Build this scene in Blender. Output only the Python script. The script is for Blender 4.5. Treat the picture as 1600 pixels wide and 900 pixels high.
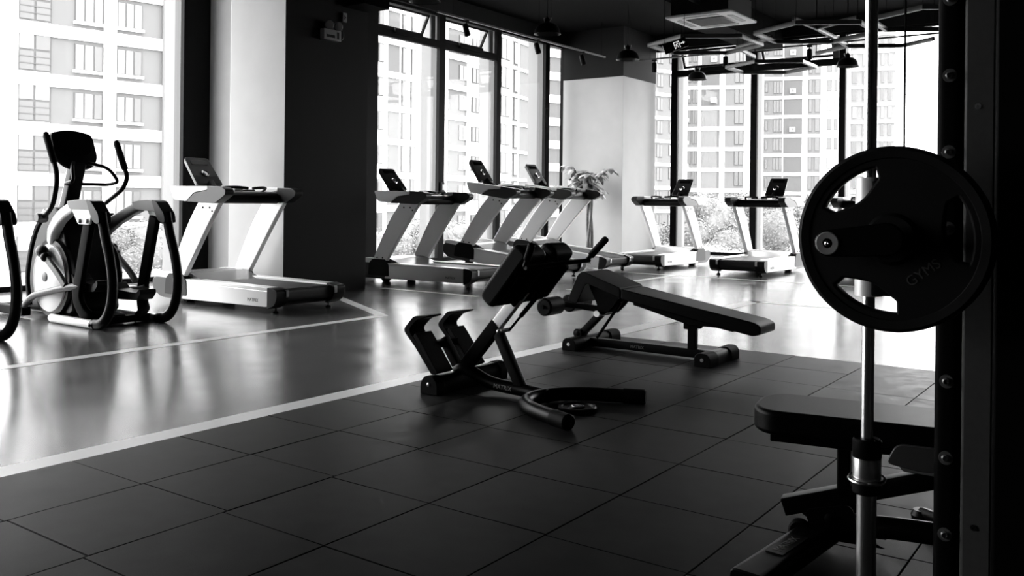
import bpy, bmesh, math, random
from mathutils import Vector, Matrix, Euler

for o in list(bpy.data.objects):
    bpy.data.objects.remove(o)
SC = bpy.context.scene
COL = SC.collection
R = math.radians
PI = math.pi

# ------------------------------------------------------------------ camera, sky, exposure
cam_d = bpy.data.cameras.new('camera')
cam_d.sensor_width = 36.0
cam_d.lens = 1416.95 / 1600 * 36
cam_d.shift_y = (315.06 - 450) / 1600
cam_d.clip_start = 0.05
cam_d.clip_end = 600
cam = bpy.data.objects.new('camera', cam_d)
COL.objects.link(cam)
YAW, ROLL = -0.6212, 0.0108
fw = Vector((math.sin(YAW), math.cos(YAW), 0))
rt = Vector((math.cos(YAW), -math.sin(YAW), 0))
up = Vector((0, 0, 1))
r2 = rt * math.cos(ROLL) + up * math.sin(ROLL)
u2 = -rt * math.sin(ROLL) + up * math.cos(ROLL)
m = Matrix((r2, u2, -fw)).transposed().to_4x4()
m.translation = Vector((3.6137, -0.9828, 1.0914))
cam.matrix_world = m
SC.camera = cam

world = bpy.data.worlds.new('world')
SC.world = world
world.use_nodes = True
wn, wl = world.node_tree.nodes, world.node_tree.links
wn.clear()
w_out = wn.new('ShaderNodeOutputWorld')
w_bg = wn.new('ShaderNodeBackground')
w_tc = wn.new('ShaderNodeTexCoord')
w_sep = wn.new('ShaderNodeSeparateXYZ')
w_ramp = wn.new('ShaderNodeValToRGB')            # overcast sky, brighter overhead, dim ground below
w_ramp.color_ramp.elements[0].position = 0.0
w_ramp.color_ramp.elements[0].color = (0.30, 0.30, 0.30, 1)
w_ramp.color_ramp.elements[1].position = 1.0
w_ramp.color_ramp.elements[1].color = (1.0, 1.0, 1.0, 1)
e = w_ramp.color_ramp.elements.new(0.495)
e.color = (0.35, 0.35, 0.35, 1)
e = w_ramp.color_ramp.elements.new(0.51)
e.color = (0.75, 0.75, 0.75, 1)
w_map = wn.new('ShaderNodeMapRange')
w_map.inputs['From Min'].default_value = -1
w_map.inputs['From Max'].default_value = 1
wl.new(w_tc.outputs['Generated'], w_sep.inputs[0])
wl.new(w_sep.outputs['Z'], w_map.inputs['Value'])
wl.new(w_map.outputs['Result'], w_ramp.inputs['Fac'])
wl.new(w_ramp.outputs['Color'], w_bg.inputs['Color'])
w_bg.inputs['Strength'].default_value = 1.0
wl.new(w_bg.outputs[0], w_out.inputs['Surface'])

SC.view_settings.view_transform = 'Standard'
SC.view_settings.look = 'None'
SC.view_settings.exposure = 3.95
SC.view_settings.gamma = 1.0
SC.view_settings.use_curve_mapping = False

# ------------------------------------------------------------------ materials (the photograph is black and white)
MATS = {}
def grey(name, v, rough=0.5, metal=0.0, spec=0.5, noise=0.0, nscale=30.0, bump=0.0, bscale=120.0, coat=0.0, rnoise=0.0):
    mt = bpy.data.materials.new(name)
    mt.use_nodes = True
    nt = mt.node_tree
    b = nt.nodes['Principled BSDF']
    b.inputs['Base Color'].default_value = (v, v, v, 1)
    b.inputs['Roughness'].default_value = rough
    b.inputs['Metallic'].default_value = metal
    b.inputs['Specular IOR Level'].default_value = spec
    b.inputs['Coat Weight'].default_value = coat
    if noise or bump or rnoise:
        tc = nt.nodes.new('ShaderNodeTexCoord')
    if noise:
        n = nt.nodes.new('ShaderNodeTexNoise')
        n.inputs['Scale'].default_value = nscale
        n.inputs['Detail'].default_value = 5
        r = nt.nodes.new('ShaderNodeValToRGB')
        a, c = v * (1 - noise), min(1, v * (1 + noise))
        r.color_ramp.elements[0].position = 0.3
        r.color_ramp.elements[1].position = 0.7
        r.color_ramp.elements[0].color = (a, a, a, 1)
        r.color_ramp.elements[1].color = (c, c, c, 1)
        nt.links.new(tc.outputs['Object'], n.inputs['Vector'])
        nt.links.new(n.outputs['Fac'], r.inputs['Fac'])
        nt.links.new(r.outputs['Color'], b.inputs['Base Color'])
    if rnoise:
        n3 = nt.nodes.new('ShaderNodeTexNoise')
        n3.inputs['Scale'].default_value = nscale
        n3.inputs['Detail'].default_value = 6
        mr = nt.nodes.new('ShaderNodeMapRange')
        mr.inputs['From Min'].default_value = 0.3
        mr.inputs['From Max'].default_value = 0.7
        mr.inputs['To Min'].default_value = max(0.02, rough - rnoise)
        mr.inputs['To Max'].default_value = rough + rnoise
        nt.links.new(tc.outputs['Object'], n3.inputs['Vector'])
        nt.links.new(n3.outputs['Fac'], mr.inputs['Value'])
        nt.links.new(mr.outputs['Result'], b.inputs['Roughness'])
    if bump:
        n2 = nt.nodes.new('ShaderNodeTexNoise')
        n2.inputs['Scale'].default_value = bscale
        n2.inputs['Detail'].default_value = 4
        bp = nt.nodes.new('ShaderNodeBump')
        bp.inputs['Strength'].default_value = bump
        bp.inputs['Distance'].default_value = 0.004
        nt.links.new(tc.outputs['Object'], n2.inputs['Vector'])
        nt.links.new(n2.outputs['Fac'], bp.inputs['Height'])
        nt.links.new(bp.outputs['Normal'], b.inputs['Normal'])
    MATS[name] = mt
    return mt

grey('floor_vinyl', 0.125, 0.19, spec=1.0, noise=0.18, nscale=2.2, rnoise=0.03, bump=0.02, bscale=9)
MATS['floor_vinyl'].node_tree.nodes['Principled BSDF'].inputs['IOR'].default_value = 1.72
grey('line_paint', 0.86, 0.3)
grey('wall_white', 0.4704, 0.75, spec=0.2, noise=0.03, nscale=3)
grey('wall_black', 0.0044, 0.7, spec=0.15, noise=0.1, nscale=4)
grey('wall_dark', 0.003, 0.7, spec=0.1)
grey('ceiling_black', 0.0018, 0.9, spec=0.03)
grey('steel_black', 0.003, 0.6, spec=0.08)
grey('aluminium', 0.0880, 0.5, spec=0.2)
grey('pale_fin', 0.1360, 0.5)
grey('powder_black', 0.0013, 0.55, spec=0.035)
grey('powder_satin', 0.0018, 0.33, spec=0.08)
grey('pad_vinyl', 0.0014, 0.42, spec=0.06, bump=0.08, bscale=260)
grey('rubber_black', 0.0015, 0.6, spec=0.05)
grey('plate_rubber', 0.002, 0.6, spec=0.12, bump=0.05, bscale=300)
grey('chrome', 0.75, 0.24, metal=1.0)
grey('steel_grey', 0.42, 0.32, metal=0.9)
grey('silver', 0.80, 0.30, metal=0.15)
grey('white_gloss', 0.88, 0.28, spec=0.5)
grey('plastic_dark', 0.005, 0.38, spec=0.2)
grey('plastic_mid', 0.0440, 0.38, spec=0.4)
grey('plastic_black', 0.002, 0.35, spec=0.18)
grey('screen_black', 0.004, 0.12)
grey('belt', 0.012, 0.55, spec=0.3, noise=0.2, nscale=60)
grey('upright_grey', 0.0400, 0.5, spec=0.2, noise=0.06, nscale=60)
grey('letter_grey', 0.0720, 0.4)
grey('letter_dark', 0.024, 0.5)
grey('sign_white', 0.70, 0.5)
grey('leaf', 0.26, 0.45, noise=0.5, nscale=9)
grey('stem', 0.12, 0.7, noise=0.3, nscale=20)
grey('pot', 0.30, 0.5)
grey('b_white', 0.66, 0.8, spec=0.1)
grey('b_pale', 0.1028, 0.8, spec=0.1)
grey('b_grey', 0.0787, 0.8, spec=0.1)
grey('b_dark', 0.0570, 0.8, spec=0.1)
grey('b_frame', 0.04, 0.6)
grey('b_glass_light', 0.1596, 0.25)
grey('b_glass_mid', 0.0669, 0.2)
grey('b_glass_dark', 0.04, 0.15)
grey('b_far_haze', 0.1520, 0.8, spec=0.1)  # lightened wall tone, haze over the far tower put into the colour
grey('b_far_haze_glass', 0.1254, 0.3)  # panes lightened too, same painted-in haze
grey('console_grey', 0.0128, 0.35, spec=0.35)
grey('unit_white', 0.6, 0.5)
grey('wall_plaster', 0.34, 0.8, spec=0.15, noise=0.04, nscale=3)
grey('unit_mid', 0.1600, 0.5)
grey('dull_chrome', 0.10, 0.30, metal=0.4)
grey('b_casement', 0.0494, 0.7)
grey('hood_grey', 0.1280, 0.25, spec=0.5)
grey('ground_pale', 0.40, 0.9, noise=0.1, nscale=0.3)
grey('crown', 0.1200, 0.8, spec=0.1, noise=0.4, nscale=0.9)
grey('crown_flare', 0.2080, 0.8, spec=0.1, noise=0.3, nscale=0.9)  # foliage tone raised to paint in the bright flare low outside the windows
grey('bark', 0.12, 0.9)

def granular(name, v, rough, gain):
    """granular rubber: dull at every angle but for a weak sheen towards grazing"""
    mt = grey(name, v, rough, noise=0.55, nscale=9, bump=0.22, bscale=330, rnoise=0.07)
    nt = mt.node_tree
    p = nt.nodes['Principled BSDF']
    p.inputs['Specular IOR Level'].default_value = 0.0
    out = nt.nodes['Material Output']
    gl = nt.nodes.new('ShaderNodeBsdfGlossy')
    df = nt.nodes.new('ShaderNodeBsdfDiffuse')
    mix = nt.nodes.new('ShaderNodeMixShader')
    lw = nt.nodes.new('ShaderNodeLayerWeight')
    lw.inputs['Blend'].default_value = 0.5
    pw = nt.nodes.new('ShaderNodeMath')
    pw.operation = 'POWER'
    pw.inputs[1].default_value = 5.0
    ma = nt.nodes.new('ShaderNodeMath')
    ma.operation = 'MULTIPLY_ADD'
    ma.inputs[1].default_value = gain
    ma.inputs[2].default_value = 0.002
    for sock, dst in (('Base Color', df.inputs['Color']), ('Roughness', gl.inputs['Roughness']), ('Normal', gl.inputs['Normal'])):
        if p.inputs[sock].is_linked:
            nt.links.new(p.inputs[sock].links[0].from_socket, dst)
    nt.links.new(lw.outputs['Facing'], pw.inputs[0])
    nt.links.new(pw.outputs[0], ma.inputs[0])
    nt.links.new(ma.outputs[0], mix.inputs['Fac'])
    nt.links.new(df.outputs[0], mix.inputs[1])
    nt.links.new(gl.outputs[0], mix.inputs[2])
    nt.links.new(mix.outputs[0], out.inputs['Surface'])
    nt.nodes.remove(p)
granular('rubber_mat', 0.0060, 0.38, 0.50)

def glow(name, v, strength):
    mt = grey(name, v, 0.5)
    b = mt.node_tree.nodes['Principled BSDF']
    b.inputs['Emission Color'].default_value = (v, v, v, 1)
    b.inputs['Emission Strength'].default_value = strength
glow('sign_lit', 0.8, 0.055)                # internally lit pictogram of the exit sign

def glass_material():
    mt = bpy.data.materials.new('window_glass')
    mt.use_nodes = True
    nt = mt.node_tree
    nt.nodes.clear()
    out = nt.nodes.new('ShaderNodeOutputMaterial')
    mix = nt.nodes.new('ShaderNodeMixShader')
    tr = nt.nodes.new('ShaderNodeBsdfTransparent')
    tr.inputs['Color'].default_value = (0.94, 0.94, 0.94, 1)
    gl = nt.nodes.new('ShaderNodeBsdfGlossy')
    gl.inputs['Roughness'].default_value = 0.01
    lw = nt.nodes.new('ShaderNodeLayerWeight')
    lw.inputs['Blend'].default_value = 0.5
    pw = nt.nodes.new('ShaderNodeMath')
    pw.operation = 'POWER'
    pw.inputs[1].default_value = 5.0
    ma = nt.nodes.new('ShaderNodeMath')
    ma.operation = 'MULTIPLY_ADD'
    ma.inputs[1].default_value = 0.35
    ma.inputs[2].default_value = 0.02
    nt.links.new(lw.outputs['Facing'], pw.inputs[0])
    nt.links.new(pw.outputs[0], ma.inputs[0])
    nt.links.new(ma.outputs[0], mix.inputs['Fac'])
    nt.links.new(tr.outputs[0], mix.inputs[1])
    nt.links.new(gl.outputs[0], mix.inputs[2])
    nt.links.new(mix.outputs[0], out.inputs['Surface'])
    MATS['glass'] = mt
glass_material()

# ------------------------------------------------------------------ mesh helpers
def fillet(pts, rad, n=5, closed=False):
    """round the corners of a polyline (2D or 3D tuples)"""
    P = [Vector(p) for p in pts]
    out = []
    N = len(P)
    for i, p in enumerate(P):
        if not closed and (i == 0 or i == N - 1):
            out.append(p)
            continue
        a, b = P[i - 1] - p, P[(i + 1) % N] - p
        la, lb = a.length, b.length
        if la < 1e-6 or lb < 1e-6:
            out.append(p)
            continue
        rr = rad[i] if isinstance(rad, (list, tuple)) else rad
        d = min(rr, la * 0.48, lb * 0.48)
        if d < 1e-5:
            out.append(p)
            continue
        s, t = p + a / la * d, p + b / lb * d
        for k in range(n + 1):
            f = k / n
            out.append((s * (1 - f) + p * f) * (1 - f) + (p * (1 - f) + t * f) * f)
    return [tuple(v) for v in out]

def spline(pts, n=6):
    P = [Vector(p) for p in pts]
    P = [P[0] * 2 - P[1]] + P + [P[-1] * 2 - P[-2]]
    out = []
    for i in range(1, len(P) - 2):
        for k in range(n):
            t = k / n
            a, b, c, d = P[i - 1], P[i], P[i + 1], P[i + 2]
            out.append(0.5 * ((2 * b) + (c - a) * t + (2 * a - 5 * b + 4 * c - d) * t * t + (3 * b - a - 3 * c + d) * t ** 3))
    out.append(P[-2])
    return [tuple(v) for v in out]

def circle(r, n=16, cx=0, cy=0):
    return [(cx + r * math.cos(2 * PI * k / n), cy + r * math.sin(2 * PI * k / n)) for k in range(n)]

def rrect(w, h, r, n=4):
    return fillet([(-w / 2, -h / 2), (w / 2, -h / 2), (w / 2, h / 2), (-w / 2, h / 2)], r, n, True)

def frame_from(origin, ex, ez):
    ex = Vector(ex).normalized()
    ez = Vector(ez).normalized()
    ey = ez.cross(ex).normalized()
    ez = ex.cross(ey).normalized()
    mm = Matrix((ex, ey, ez)).transposed().to_4x4()
    mm.translation = Vector(origin)
    return mm

class B:
    """collects shapes of ONE part; build() links them as one mesh object"""
    def __init__(self, off=(0, 0, 0)):
        self.bm = bmesh.new()
        self.off = Vector(off)
        self.mi = 0
        self.M = None
    def _v(self, p):
        p = Vector(p)
        if self.M is not None:
            p = self.M @ p
        return self.bm.verts.new(p - self.off)
    def _f(self, vs):
        try:
            f = self.bm.faces.new(vs)
            f.material_index = self.mi
            f.smooth = True
            return f
        except ValueError:
            return None
    def box(self, lo, hi, rot=None):
        c = (Vector(lo) + Vector(hi)) / 2
        h = (Vector(hi) - Vector(lo)) / 2
        vs = []
        for sx, sy, sz in ((-1, -1, -1), (1, -1, -1), (1, 1, -1), (-1, 1, -1), (-1, -1, 1), (1, -1, 1), (1, 1, 1), (-1, 1, 1)):
            d = Vector((sx * h.x, sy * h.y, sz * h.z))
            if rot is not None:
                d = rot @ d
            vs.append(self._v(c + d))
        for q in ((0, 3, 2, 1), (4, 5, 6, 7), (0, 1, 5, 4), (1, 2, 6, 5), (2, 3, 7, 6), (3, 0, 4, 7)):
            self._f([vs[k] for k in q])
        return self
    def prism(self, poly, lo, hi, plane='xz'):
        def P(a, b, c):
            return {'xz': (a, c, b), 'yz': (c, a, b), 'xy': (a, b, c)}[plane]
        A = [self._v(P(a, b, lo)) for a, b in poly]
        Z = [self._v(P(a, b, hi)) for a, b in poly]
        self._f(A)
        self._f(Z[::-1])
        n = len(A)
        for i in range(n):
            j = (i + 1) % n
            self._f([A[j], A[i], Z[i], Z[j]])
        return self
    def taper(self, poly0, poly1, z0, z1):
        A = [self._v((a, b, z0)) for a, b in poly0]
        Z = [self._v((a, b, z1)) for a, b in poly1]
        self._f(A[::-1])
        self._f(Z)
        n = len(A)
        for i in range(n):
            j = (i + 1) % n
            self._f([A[i], A[j], Z[j], Z[i]])
        return self
    def sweep(self, prof, pts, closed=False, refup=(0, 0, 1), scale=None):
        P = [Vector(p) for p in pts]
        n = len(P)
        rings = []
        side = None
        for i in range(n):
            if closed:
                t = (P[(i + 1) % n] - P[i - 1])
            else:
                t = P[min(i + 1, n - 1)] - P[max(i - 1, 0)]
            t.normalize()
            if side is None:
                ref = Vector(refup)
                if abs(ref.dot(t)) > 0.95:
                    ref = Vector((0, 1, 0)) if abs(t.y) < 0.9 else Vector((1, 0, 0))
                side = t.cross(ref).normalized()
            else:
                side = (side - t * side.dot(t)).normalized()
            upv = side.cross(t).normalized()
            s = 1.0 if scale is None else scale[i]
            rings.append([self._v(P[i] + side * a * s + upv * b * s) for a, b in prof])
        k = len(prof)
        for i in range(n if closed else n - 1):
            A, Z = rings[i], rings[(i + 1) % n]
            for j in range(k):
                l = (j + 1) % k
                self._f([A[j], A[l], Z[l], Z[j]])
        if not closed:
            self._f(rings[0][::-1])
            self._f(rings[-1])
        return self
    def tube(self, pts, r, seg=14, closed=False):
        if isinstance(r, (list, tuple)):
            return self.sweep(circle(1.0, seg), pts, closed, scale=r)
        return self.sweep(circle(r, seg), pts, closed)
    def cyl(self, p0, p1, r, seg=20, r1=None):
        return self.sweep(circle(1.0, seg), [p0, p1], scale=[r, r if r1 is None else r1])
    def lathe(self, prof, origin, axis=(0, 0, 1), seg=32, cap=True):
        """prof: (radius, height) pairs from one end to the other"""
        ez = Vector(axis).normalized()
        ref = Vector((1, 0, 0)) if abs(ez.x) < 0.9 else Vector((0, 1, 0))
        ex = (ref - ez * ref.dot(ez)).normalized()
        ey = ez.cross(ex)
        O = Vector(origin)
        rings = []
        for r, h in prof:
            if r < 1e-6:
                rings.append([self._v(O + ez * h)])
            else:
                rings.append([self._v(O + ez * h + ex * r * math.cos(2 * PI * k / seg) + ey * r * math.sin(2 * PI * k / seg)) for k in range(seg)])
        for A, Z in zip(rings, rings[1:]):
            for k in range(seg):
                l = (k + 1) % seg
                if len(A) == 1 and len(Z) == 1:
                    continue
                if len(A) == 1:
                    self._f([A[0], Z[l], Z[k]])
                elif len(Z) == 1:
                    self._f([A[k], A[l], Z[0]])
                else:
                    self._f([A[k], A[l], Z[l], Z[k]])
        if cap and len(rings[0]) > 1:
            self._f(rings[0][::-1])
        if cap and len(rings[-1]) > 1:
            self._f(rings[-1])
        return self
    def ball(self, c, r, seg=16, sq=(1, 1, 1)):
        c = Vector(c)
        M0 = self.M
        mm = Matrix.Translation(c) @ Matrix.Diagonal((sq[0], sq[1], sq[2], 1))
        self.M = mm if M0 is None else M0 @ mm
        self.lathe([(r * math.sin(PI * k / 10), -r * math.cos(PI * k / 10)) for k in range(11)], (0, 0, 0), seg=seg)
        self.M = M0
        return self
    def build(self, name, mat, parent=None, bevel=0.0, seg=2, angle=35, kind=None, label=None):
        me = bpy.data.meshes.new(name)
        bmesh.ops.recalc_face_normals(self.bm, faces=self.bm.faces[:])
        self.bm.to_mesh(me)
        self.bm.free()
        for mm in (mat if isinstance(mat, (list, tuple)) else [mat]):
            me.materials.append(MATS[mm])
        try:
            me.set_sharp_from_angle(angle=R(angle))
        except Exception:
            pass
        o = bpy.data.objects.new(name, me)
        COL.objects.link(o)
        if parent is not None:
            o.parent = parent
        if bevel:
            md = o.modifiers.new('bevel', 'BEVEL')
            md.width = bevel
            md.segments = seg
            md.limit_method = 'ANGLE'
            md.angle_limit = R(angle)
            md.harden_normals = False
        if kind:
            o['kind'] = kind
        if label:
            o['label'] = label
        return o

def tag(o, label, cat, group=None, kind=None):
    o['label'] = label
    o['category'] = cat
    if group:
        o['group'] = group
    if kind:
        o['kind'] = kind
    return o

def thing(name, loc, label, cat, group=None, rot=(0, 0, 0)):
    o = bpy.data.objects.new(name, None)
    o.empty_display_size = 0.1
    COL.objects.link(o)
    o.location = loc
    o.rotation_euler = rot
    return tag(o, label, cat, group)

def dup(root, loc, rot, label, group=None):
    c = root.copy()
    COL.objects.link(c)
    c.location = loc
    c.rotation_euler = rot
    c['label'] = label
    if group:
        c['group'] = group
    for ch in list(root.children):
        k = ch.copy()
        COL.objects.link(k)
        k.parent = c
        for g in list(ch.children):
            d = g.copy()
            COL.objects.link(d)
            d.parent = k
    return c

def text(name, body, size, M, mat, parent, off=(0, 0, 0), ext=0.0008):
    cu = bpy.data.curves.new(name, 'FONT')
    cu.body = body
    cu.size = size
    cu.extrude = ext
    cu.align_x = 'CENTER'
    cu.align_y = 'CENTER'
    tmp = bpy.data.objects.new(name + '_tmp', cu)
    COL.objects.link(tmp)
    dg = bpy.context.evaluated_depsgraph_get()
    me = bpy.data.meshes.new_from_object(tmp.evaluated_get(dg))
    bpy.data.objects.remove(tmp)
    bpy.data.curves.remove(cu)
    me.materials.clear()
    me.materials.append(MATS[mat])
    mm = M.copy()
    mm.translation = mm.translation - Vector(off)
    me.transform(mm)
    o = bpy.data.objects.new(name, me)
    COL.objects.link(o)
    o.parent = parent
    return o

def holed(name, loops, depth, bevel, mat, parent, M, off=(0, 0, 0)):
    """flat plate with holes: closed 2D loops filled even-odd, turned into a mesh"""
    cu = bpy.data.curves.new(name, 'CURVE')
    cu.dimensions = '2D'
    cu.fill_mode = 'BOTH'
    cu.extrude = depth / 2 - bevel
    cu.bevel_depth = bevel
    cu.bevel_resolution = 2
    for lp in loops:
        s = cu.splines.new('POLY')
        s.points.add(len(lp) - 1)
        for k, (a, b) in enumerate(lp):
            s.points[k].co = (a, b, 0, 1)
        s.use_cyclic_u = True
    tmp = bpy.data.objects.new(name + '_tmp', cu)
    COL.objects.link(tmp)
    dg = bpy.context.evaluated_depsgraph_get()
    me = bpy.data.meshes.new_from_object(tmp.evaluated_get(dg))
    bpy.data.objects.remove(tmp)
    bpy.data.curves.remove(cu)
    me.materials.clear()
    me.materials.append(MATS[mat])
    for p in me.polygons:
        p.use_smooth = True
    me.set_sharp_from_angle(angle=R(40))
    o = bpy.data.objects.new(name, me)
    COL.objects.link(o)
    o.parent = parent
    mm = M.copy()
    mm.translation = mm.translation - Vector(off)
    me.transform(mm)
    return o

# ================================================================== THE SETTING
LX, FY = -7.05, 17.3            # inner faces of the left and the far glazing
CEIL, HEAD = 4.8, 4.5
X1, Y0 = 8.0, -6.0

floor = B().box((LX - 0.6, Y0, -0.3), (X1, FY + 0.6, 0)).build('floor', 'floor_vinyl', kind='structure')
def marking(quads):
    b = B()
    for (a, c, d, e2) in quads:
        vs = [b._v((p[0], p[1], 0.0015)) for p in (a, c, d, e2)]
        b._f(vs)
    return b.build('floor_marking', 'line_paint', floor)
def strip(p, q, w):
    p, q = Vector(p), Vector(q)
    n = Vector((-(q - p).y, (q - p).x)).normalized() * w / 2
    return [tuple(p + n), tuple(q + n), tuple(q - n), tuple(p - n)]
marking([strip((-0.088, Y0), (-0.088, 8.9), 0.17)])
marking([strip((-2.36, Y0), (-2.36, 5.30), 0.11)])
marking([strip((-2.36, 5.28), (-4.25, 6.36), 0.11)])
marking([strip((-4.25, 7.25), (-2.75, 7.25), 0.09)])
marking([strip((-2.36, 8.6), (-2.36, 11.58), 0.10)])
marking([strip((-4.6, 11.63), (7.9, 11.63), 0.10)])
marking([strip((-0.1, 8.85), (7.9, 8.85), 0.14)])

# rubber mats: one bevelled tile per 0.5 m square, the joints are part of the flooring
rng = random.Random(5)
b = B()
for i in range(0, 10):
    sh = rng.uniform(-0.03, 0.02) if i else 0.0
    for j in range(-10, 11):
        x0, x1 = 0.5 * i + 0.0025, 0.5 * i + 0.4975
        y0, y1 = 0.5 * j + 0.002 + sh - 0.01, 0.5 * j + 0.498 + sh - 0.01
        zt = 0.0125 + rng.uniform(-0.0004, 0.0004)
        sx_, sy_ = rng.uniform(-0.0005, 0.0005), rng.uniform(-0.0005, 0.0005)
        tl = [-sx_ - sy_, sx_ - sy_, sx_ + sy_, -sx_ + sy_]
        e = 0.0012
        lo = [b._v(p) for p in ((x0, y0, 0), (x1, y0, 0), (x1, y1, 0), (x0, y1, 0))]
        md = [b._v(p) for p in ((x0, y0, zt - e), (x1, y0, zt - e), (x1, y1, zt - e), (x0, y1, zt - e))]
        tp = [b._v((px, py, zt + t)) for (px, py), t in zip(((x0 + e, y0 + e), (x1 - e, y0 + e), (x1 - e, y1 - e), (x0 + e, y1 - e)), tl)]
        b._f(tp)
        for A, Z in ((lo, md), (md, tp)):
            for k in range(4):
                l = (k + 1) % 4
                b._f([A[k], A[l], Z[l], Z[k]])
mats = b.build('floor_rubber_tiles', 'rubber_mat', kind='structure', angle=20)
MZ = 0.012

B().box((LX - 0.6, Y0, CEIL), (X1, FY + 0.6, CEIL + 0.2)).build('ceiling', 'ceiling_black', kind='structure')
B().box((X1, Y0, 0), (X1 + 0.2, FY + 0.6, CEIL)).build('wall_right', 'wall_dark', kind='structure')
B().box((LX - 0.6, Y0 - 0.2, 0), (X1, Y0, CEIL)).build('wall_back', 'wall_dark', kind='structure')
# fascia above the glazing and solid stretches of the outer walls
b = B()
b.box((LX - 0.30, Y0, HEAD), (LX + 0.06, FY, CEIL))
b.box((LX - 0.30, 6.74, 0), (LX, 9.78, HEAD))
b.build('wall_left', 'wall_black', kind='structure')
b = B()
b.box((LX - 0.3, FY - 0.04, HEAD), (X1, FY + 0.30, CEIL))
b.box((3.0, FY, 0), (X1, FY + 0.3, HEAD))
b.build('wall_far', 'wall_black', kind='structure')
# plastered reveal behind the first pillar, closing the gap to the glazing
B().box((LX, 6.742, 0), (-5.35, 6.90, HEAD)).build('wall_reveal', 'wall_plaster', kind='structure')

# pillar 1: white plaster on the window side, black paint on the room side
def pillar(name, x0, x1, y0, y1, black_face, band, rad=0.02):
    o = B().box((x0, y0, 0), (x1, y1, band if band else CEIL)).build(name, 'wall_white', kind='structure', bevel=rad, seg=4)
    return o
p1 = B().prism(fillet([(-5.30, 5.74), (-4.318, 5.74), (-4.318, 7.012), (-5.30, 7.012)], [0.03, 0.004, 0.004, 0.03], 4, True), 0, CEIL - 0.001, 'xy').build('wall_pillar', 'wall_white', kind='structure')
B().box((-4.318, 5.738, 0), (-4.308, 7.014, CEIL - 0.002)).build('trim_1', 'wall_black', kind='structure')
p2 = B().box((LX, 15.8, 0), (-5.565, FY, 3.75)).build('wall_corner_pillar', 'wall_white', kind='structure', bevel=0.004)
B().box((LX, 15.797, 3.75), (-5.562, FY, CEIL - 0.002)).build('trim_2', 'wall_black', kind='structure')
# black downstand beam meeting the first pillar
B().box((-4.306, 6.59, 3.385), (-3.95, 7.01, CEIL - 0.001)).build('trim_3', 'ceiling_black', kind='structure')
# deep ceiling beams, painted black
B().box((-3.3, 3.0, 4.25), (-2.7, FY, CEIL - 0.001)).build('trim_4', 'ceiling_black', kind='structure')

# ---- glazing. left wall bays run along y, far wall bays along x
WN = [0]
def bay(axis, a0, a1, head, cap, transom=None, hopper=False, fins=True):
    """one window: black inner frame, glass, grey mullion box and pale outer fin at its right end"""
    WN[0] += 1
    root = bpy.data.objects.new('window_%d' % WN[0], None)
    COL.objects.link(root)
    root['kind'] = 'structure'
    def P(s, d, z):          # s along the wall, d outwards
        return (LX - d, s, z) if axis == 'y' else (s, FY + d, z)
    def bx(b, s0, s1, d0, d1, z0, z1):
        p, q = P(s0, d0, z0), P(s1, d1, z1)
        b.box([min(u, v) for u, v in zip(p, q)], [max(u, v) for u, v in zip(p, q)])
    f = B()
    bx(f, a1, a1 + cap, -0.0, 0.08, 0, head)
    bx(f, a0, a1, 0.0, 0.08, 0, 0.06)
    bx(f, a0, a1, 0.0, 0.08, head - 0.05, head)
    if transom:
        bx(f, a0, a1, 0.0, 0.09, transom[0], transom[1])
    f.build('window_frame', 'steel_black', root, bevel=0.004)
    g = B()
    bx(g, a0, a1, 0.075, 0.081, 0.06, transom[0] if transom else head - 0.05)
    g.build('window_pane', 'glass', root)
    if not fins:
        return root
    mu = B()
    if axis == 'y':
        bx(mu, a1 + 0.004, a1 + cap - 0.004, 0.08, 0.215, 0, head)
        fi = B()
        bx(fi, a1 + 0.02, a1 + cap - 0.03, 0.215, 0.47, -0.4, head + 0.3)
    else:
        bx(mu, a1 + 0.004, a1 + cap - 0.004, 0.08, 0.31, 0, head)
        fi = B()
        bx(fi, a1 + 0.02, a1 + cap - 0.03, 0.31, 0.50, -0.4, head + 0.3)
    mu.build('mullion', 'aluminium', root)
    fi.build('outer_fin', 'pale_fin', root)
    if transom and hopper:
        # top-hung sash pushed open at its foot
        s0, s1 = a0 + 0.02, a1 - 0.16
        zt, zb = head - 0.06, transom[1] + 0.03
        H = zt - zb
        a = R(27)
        sash = B()
        def Q(s, h, t):
            return P(s, 0.10 + math.sin(a) * h + math.cos(a) * t, zt - math.cos(a) * h + math.sin(a) * t)
        def slab(b, sa, sb, ha, hb, t):
            vs = [b._v(Q(*q)) for q in ((sa, ha, 0), (sb, ha, 0), (sb, hb, 0), (sa, hb, 0), (sa, ha, t), (sb, ha, t), (sb, hb, t), (sa, hb, t))]
            for q in ((0, 3, 2, 1), (4, 5, 6, 7), (0, 1, 5, 4), (1, 2, 6, 5), (2, 3, 7, 6), (3, 0, 4, 7)):
                b._f([vs[k] for k in q])
        slab(sash, s0, s1, 0, 0.04, 0.04)
        slab(sash, s0, s1, H - 0.05, H, 0.04)
        slab(sash, s0, s0 + 0.04, 0, H, 0.04)
        slab(sash, s1 - 0.04, s1, 0, H, 0.04)
        sash.build('sash', 'steel_black', root)
        sg = B()
        slab(sg, s0 + 0.04, s1 - 0.04, 0.04, H - 0.05, 0.006)
        sg.build('sash_pane', 'glass', root)
        side = B()
        bx(side, a1 - 0.15, a1 - 0.03, 0.09, 0.12, transom[1], head - 0.05)
        side.build('sash_post', 'aluminium', root)
        act = B()                       # chain winder on the transom
        mid = (s0 + s1) / 2
        bx(act, mid - 0.35, mid + 0.35, -0.05, 0.0, transom[1] - 0.06, transom[1] + 0.03)
        act.build('winder', 'steel_black', root, bevel=0.01)
    return root
TR = (3.865, 4.0)
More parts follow.
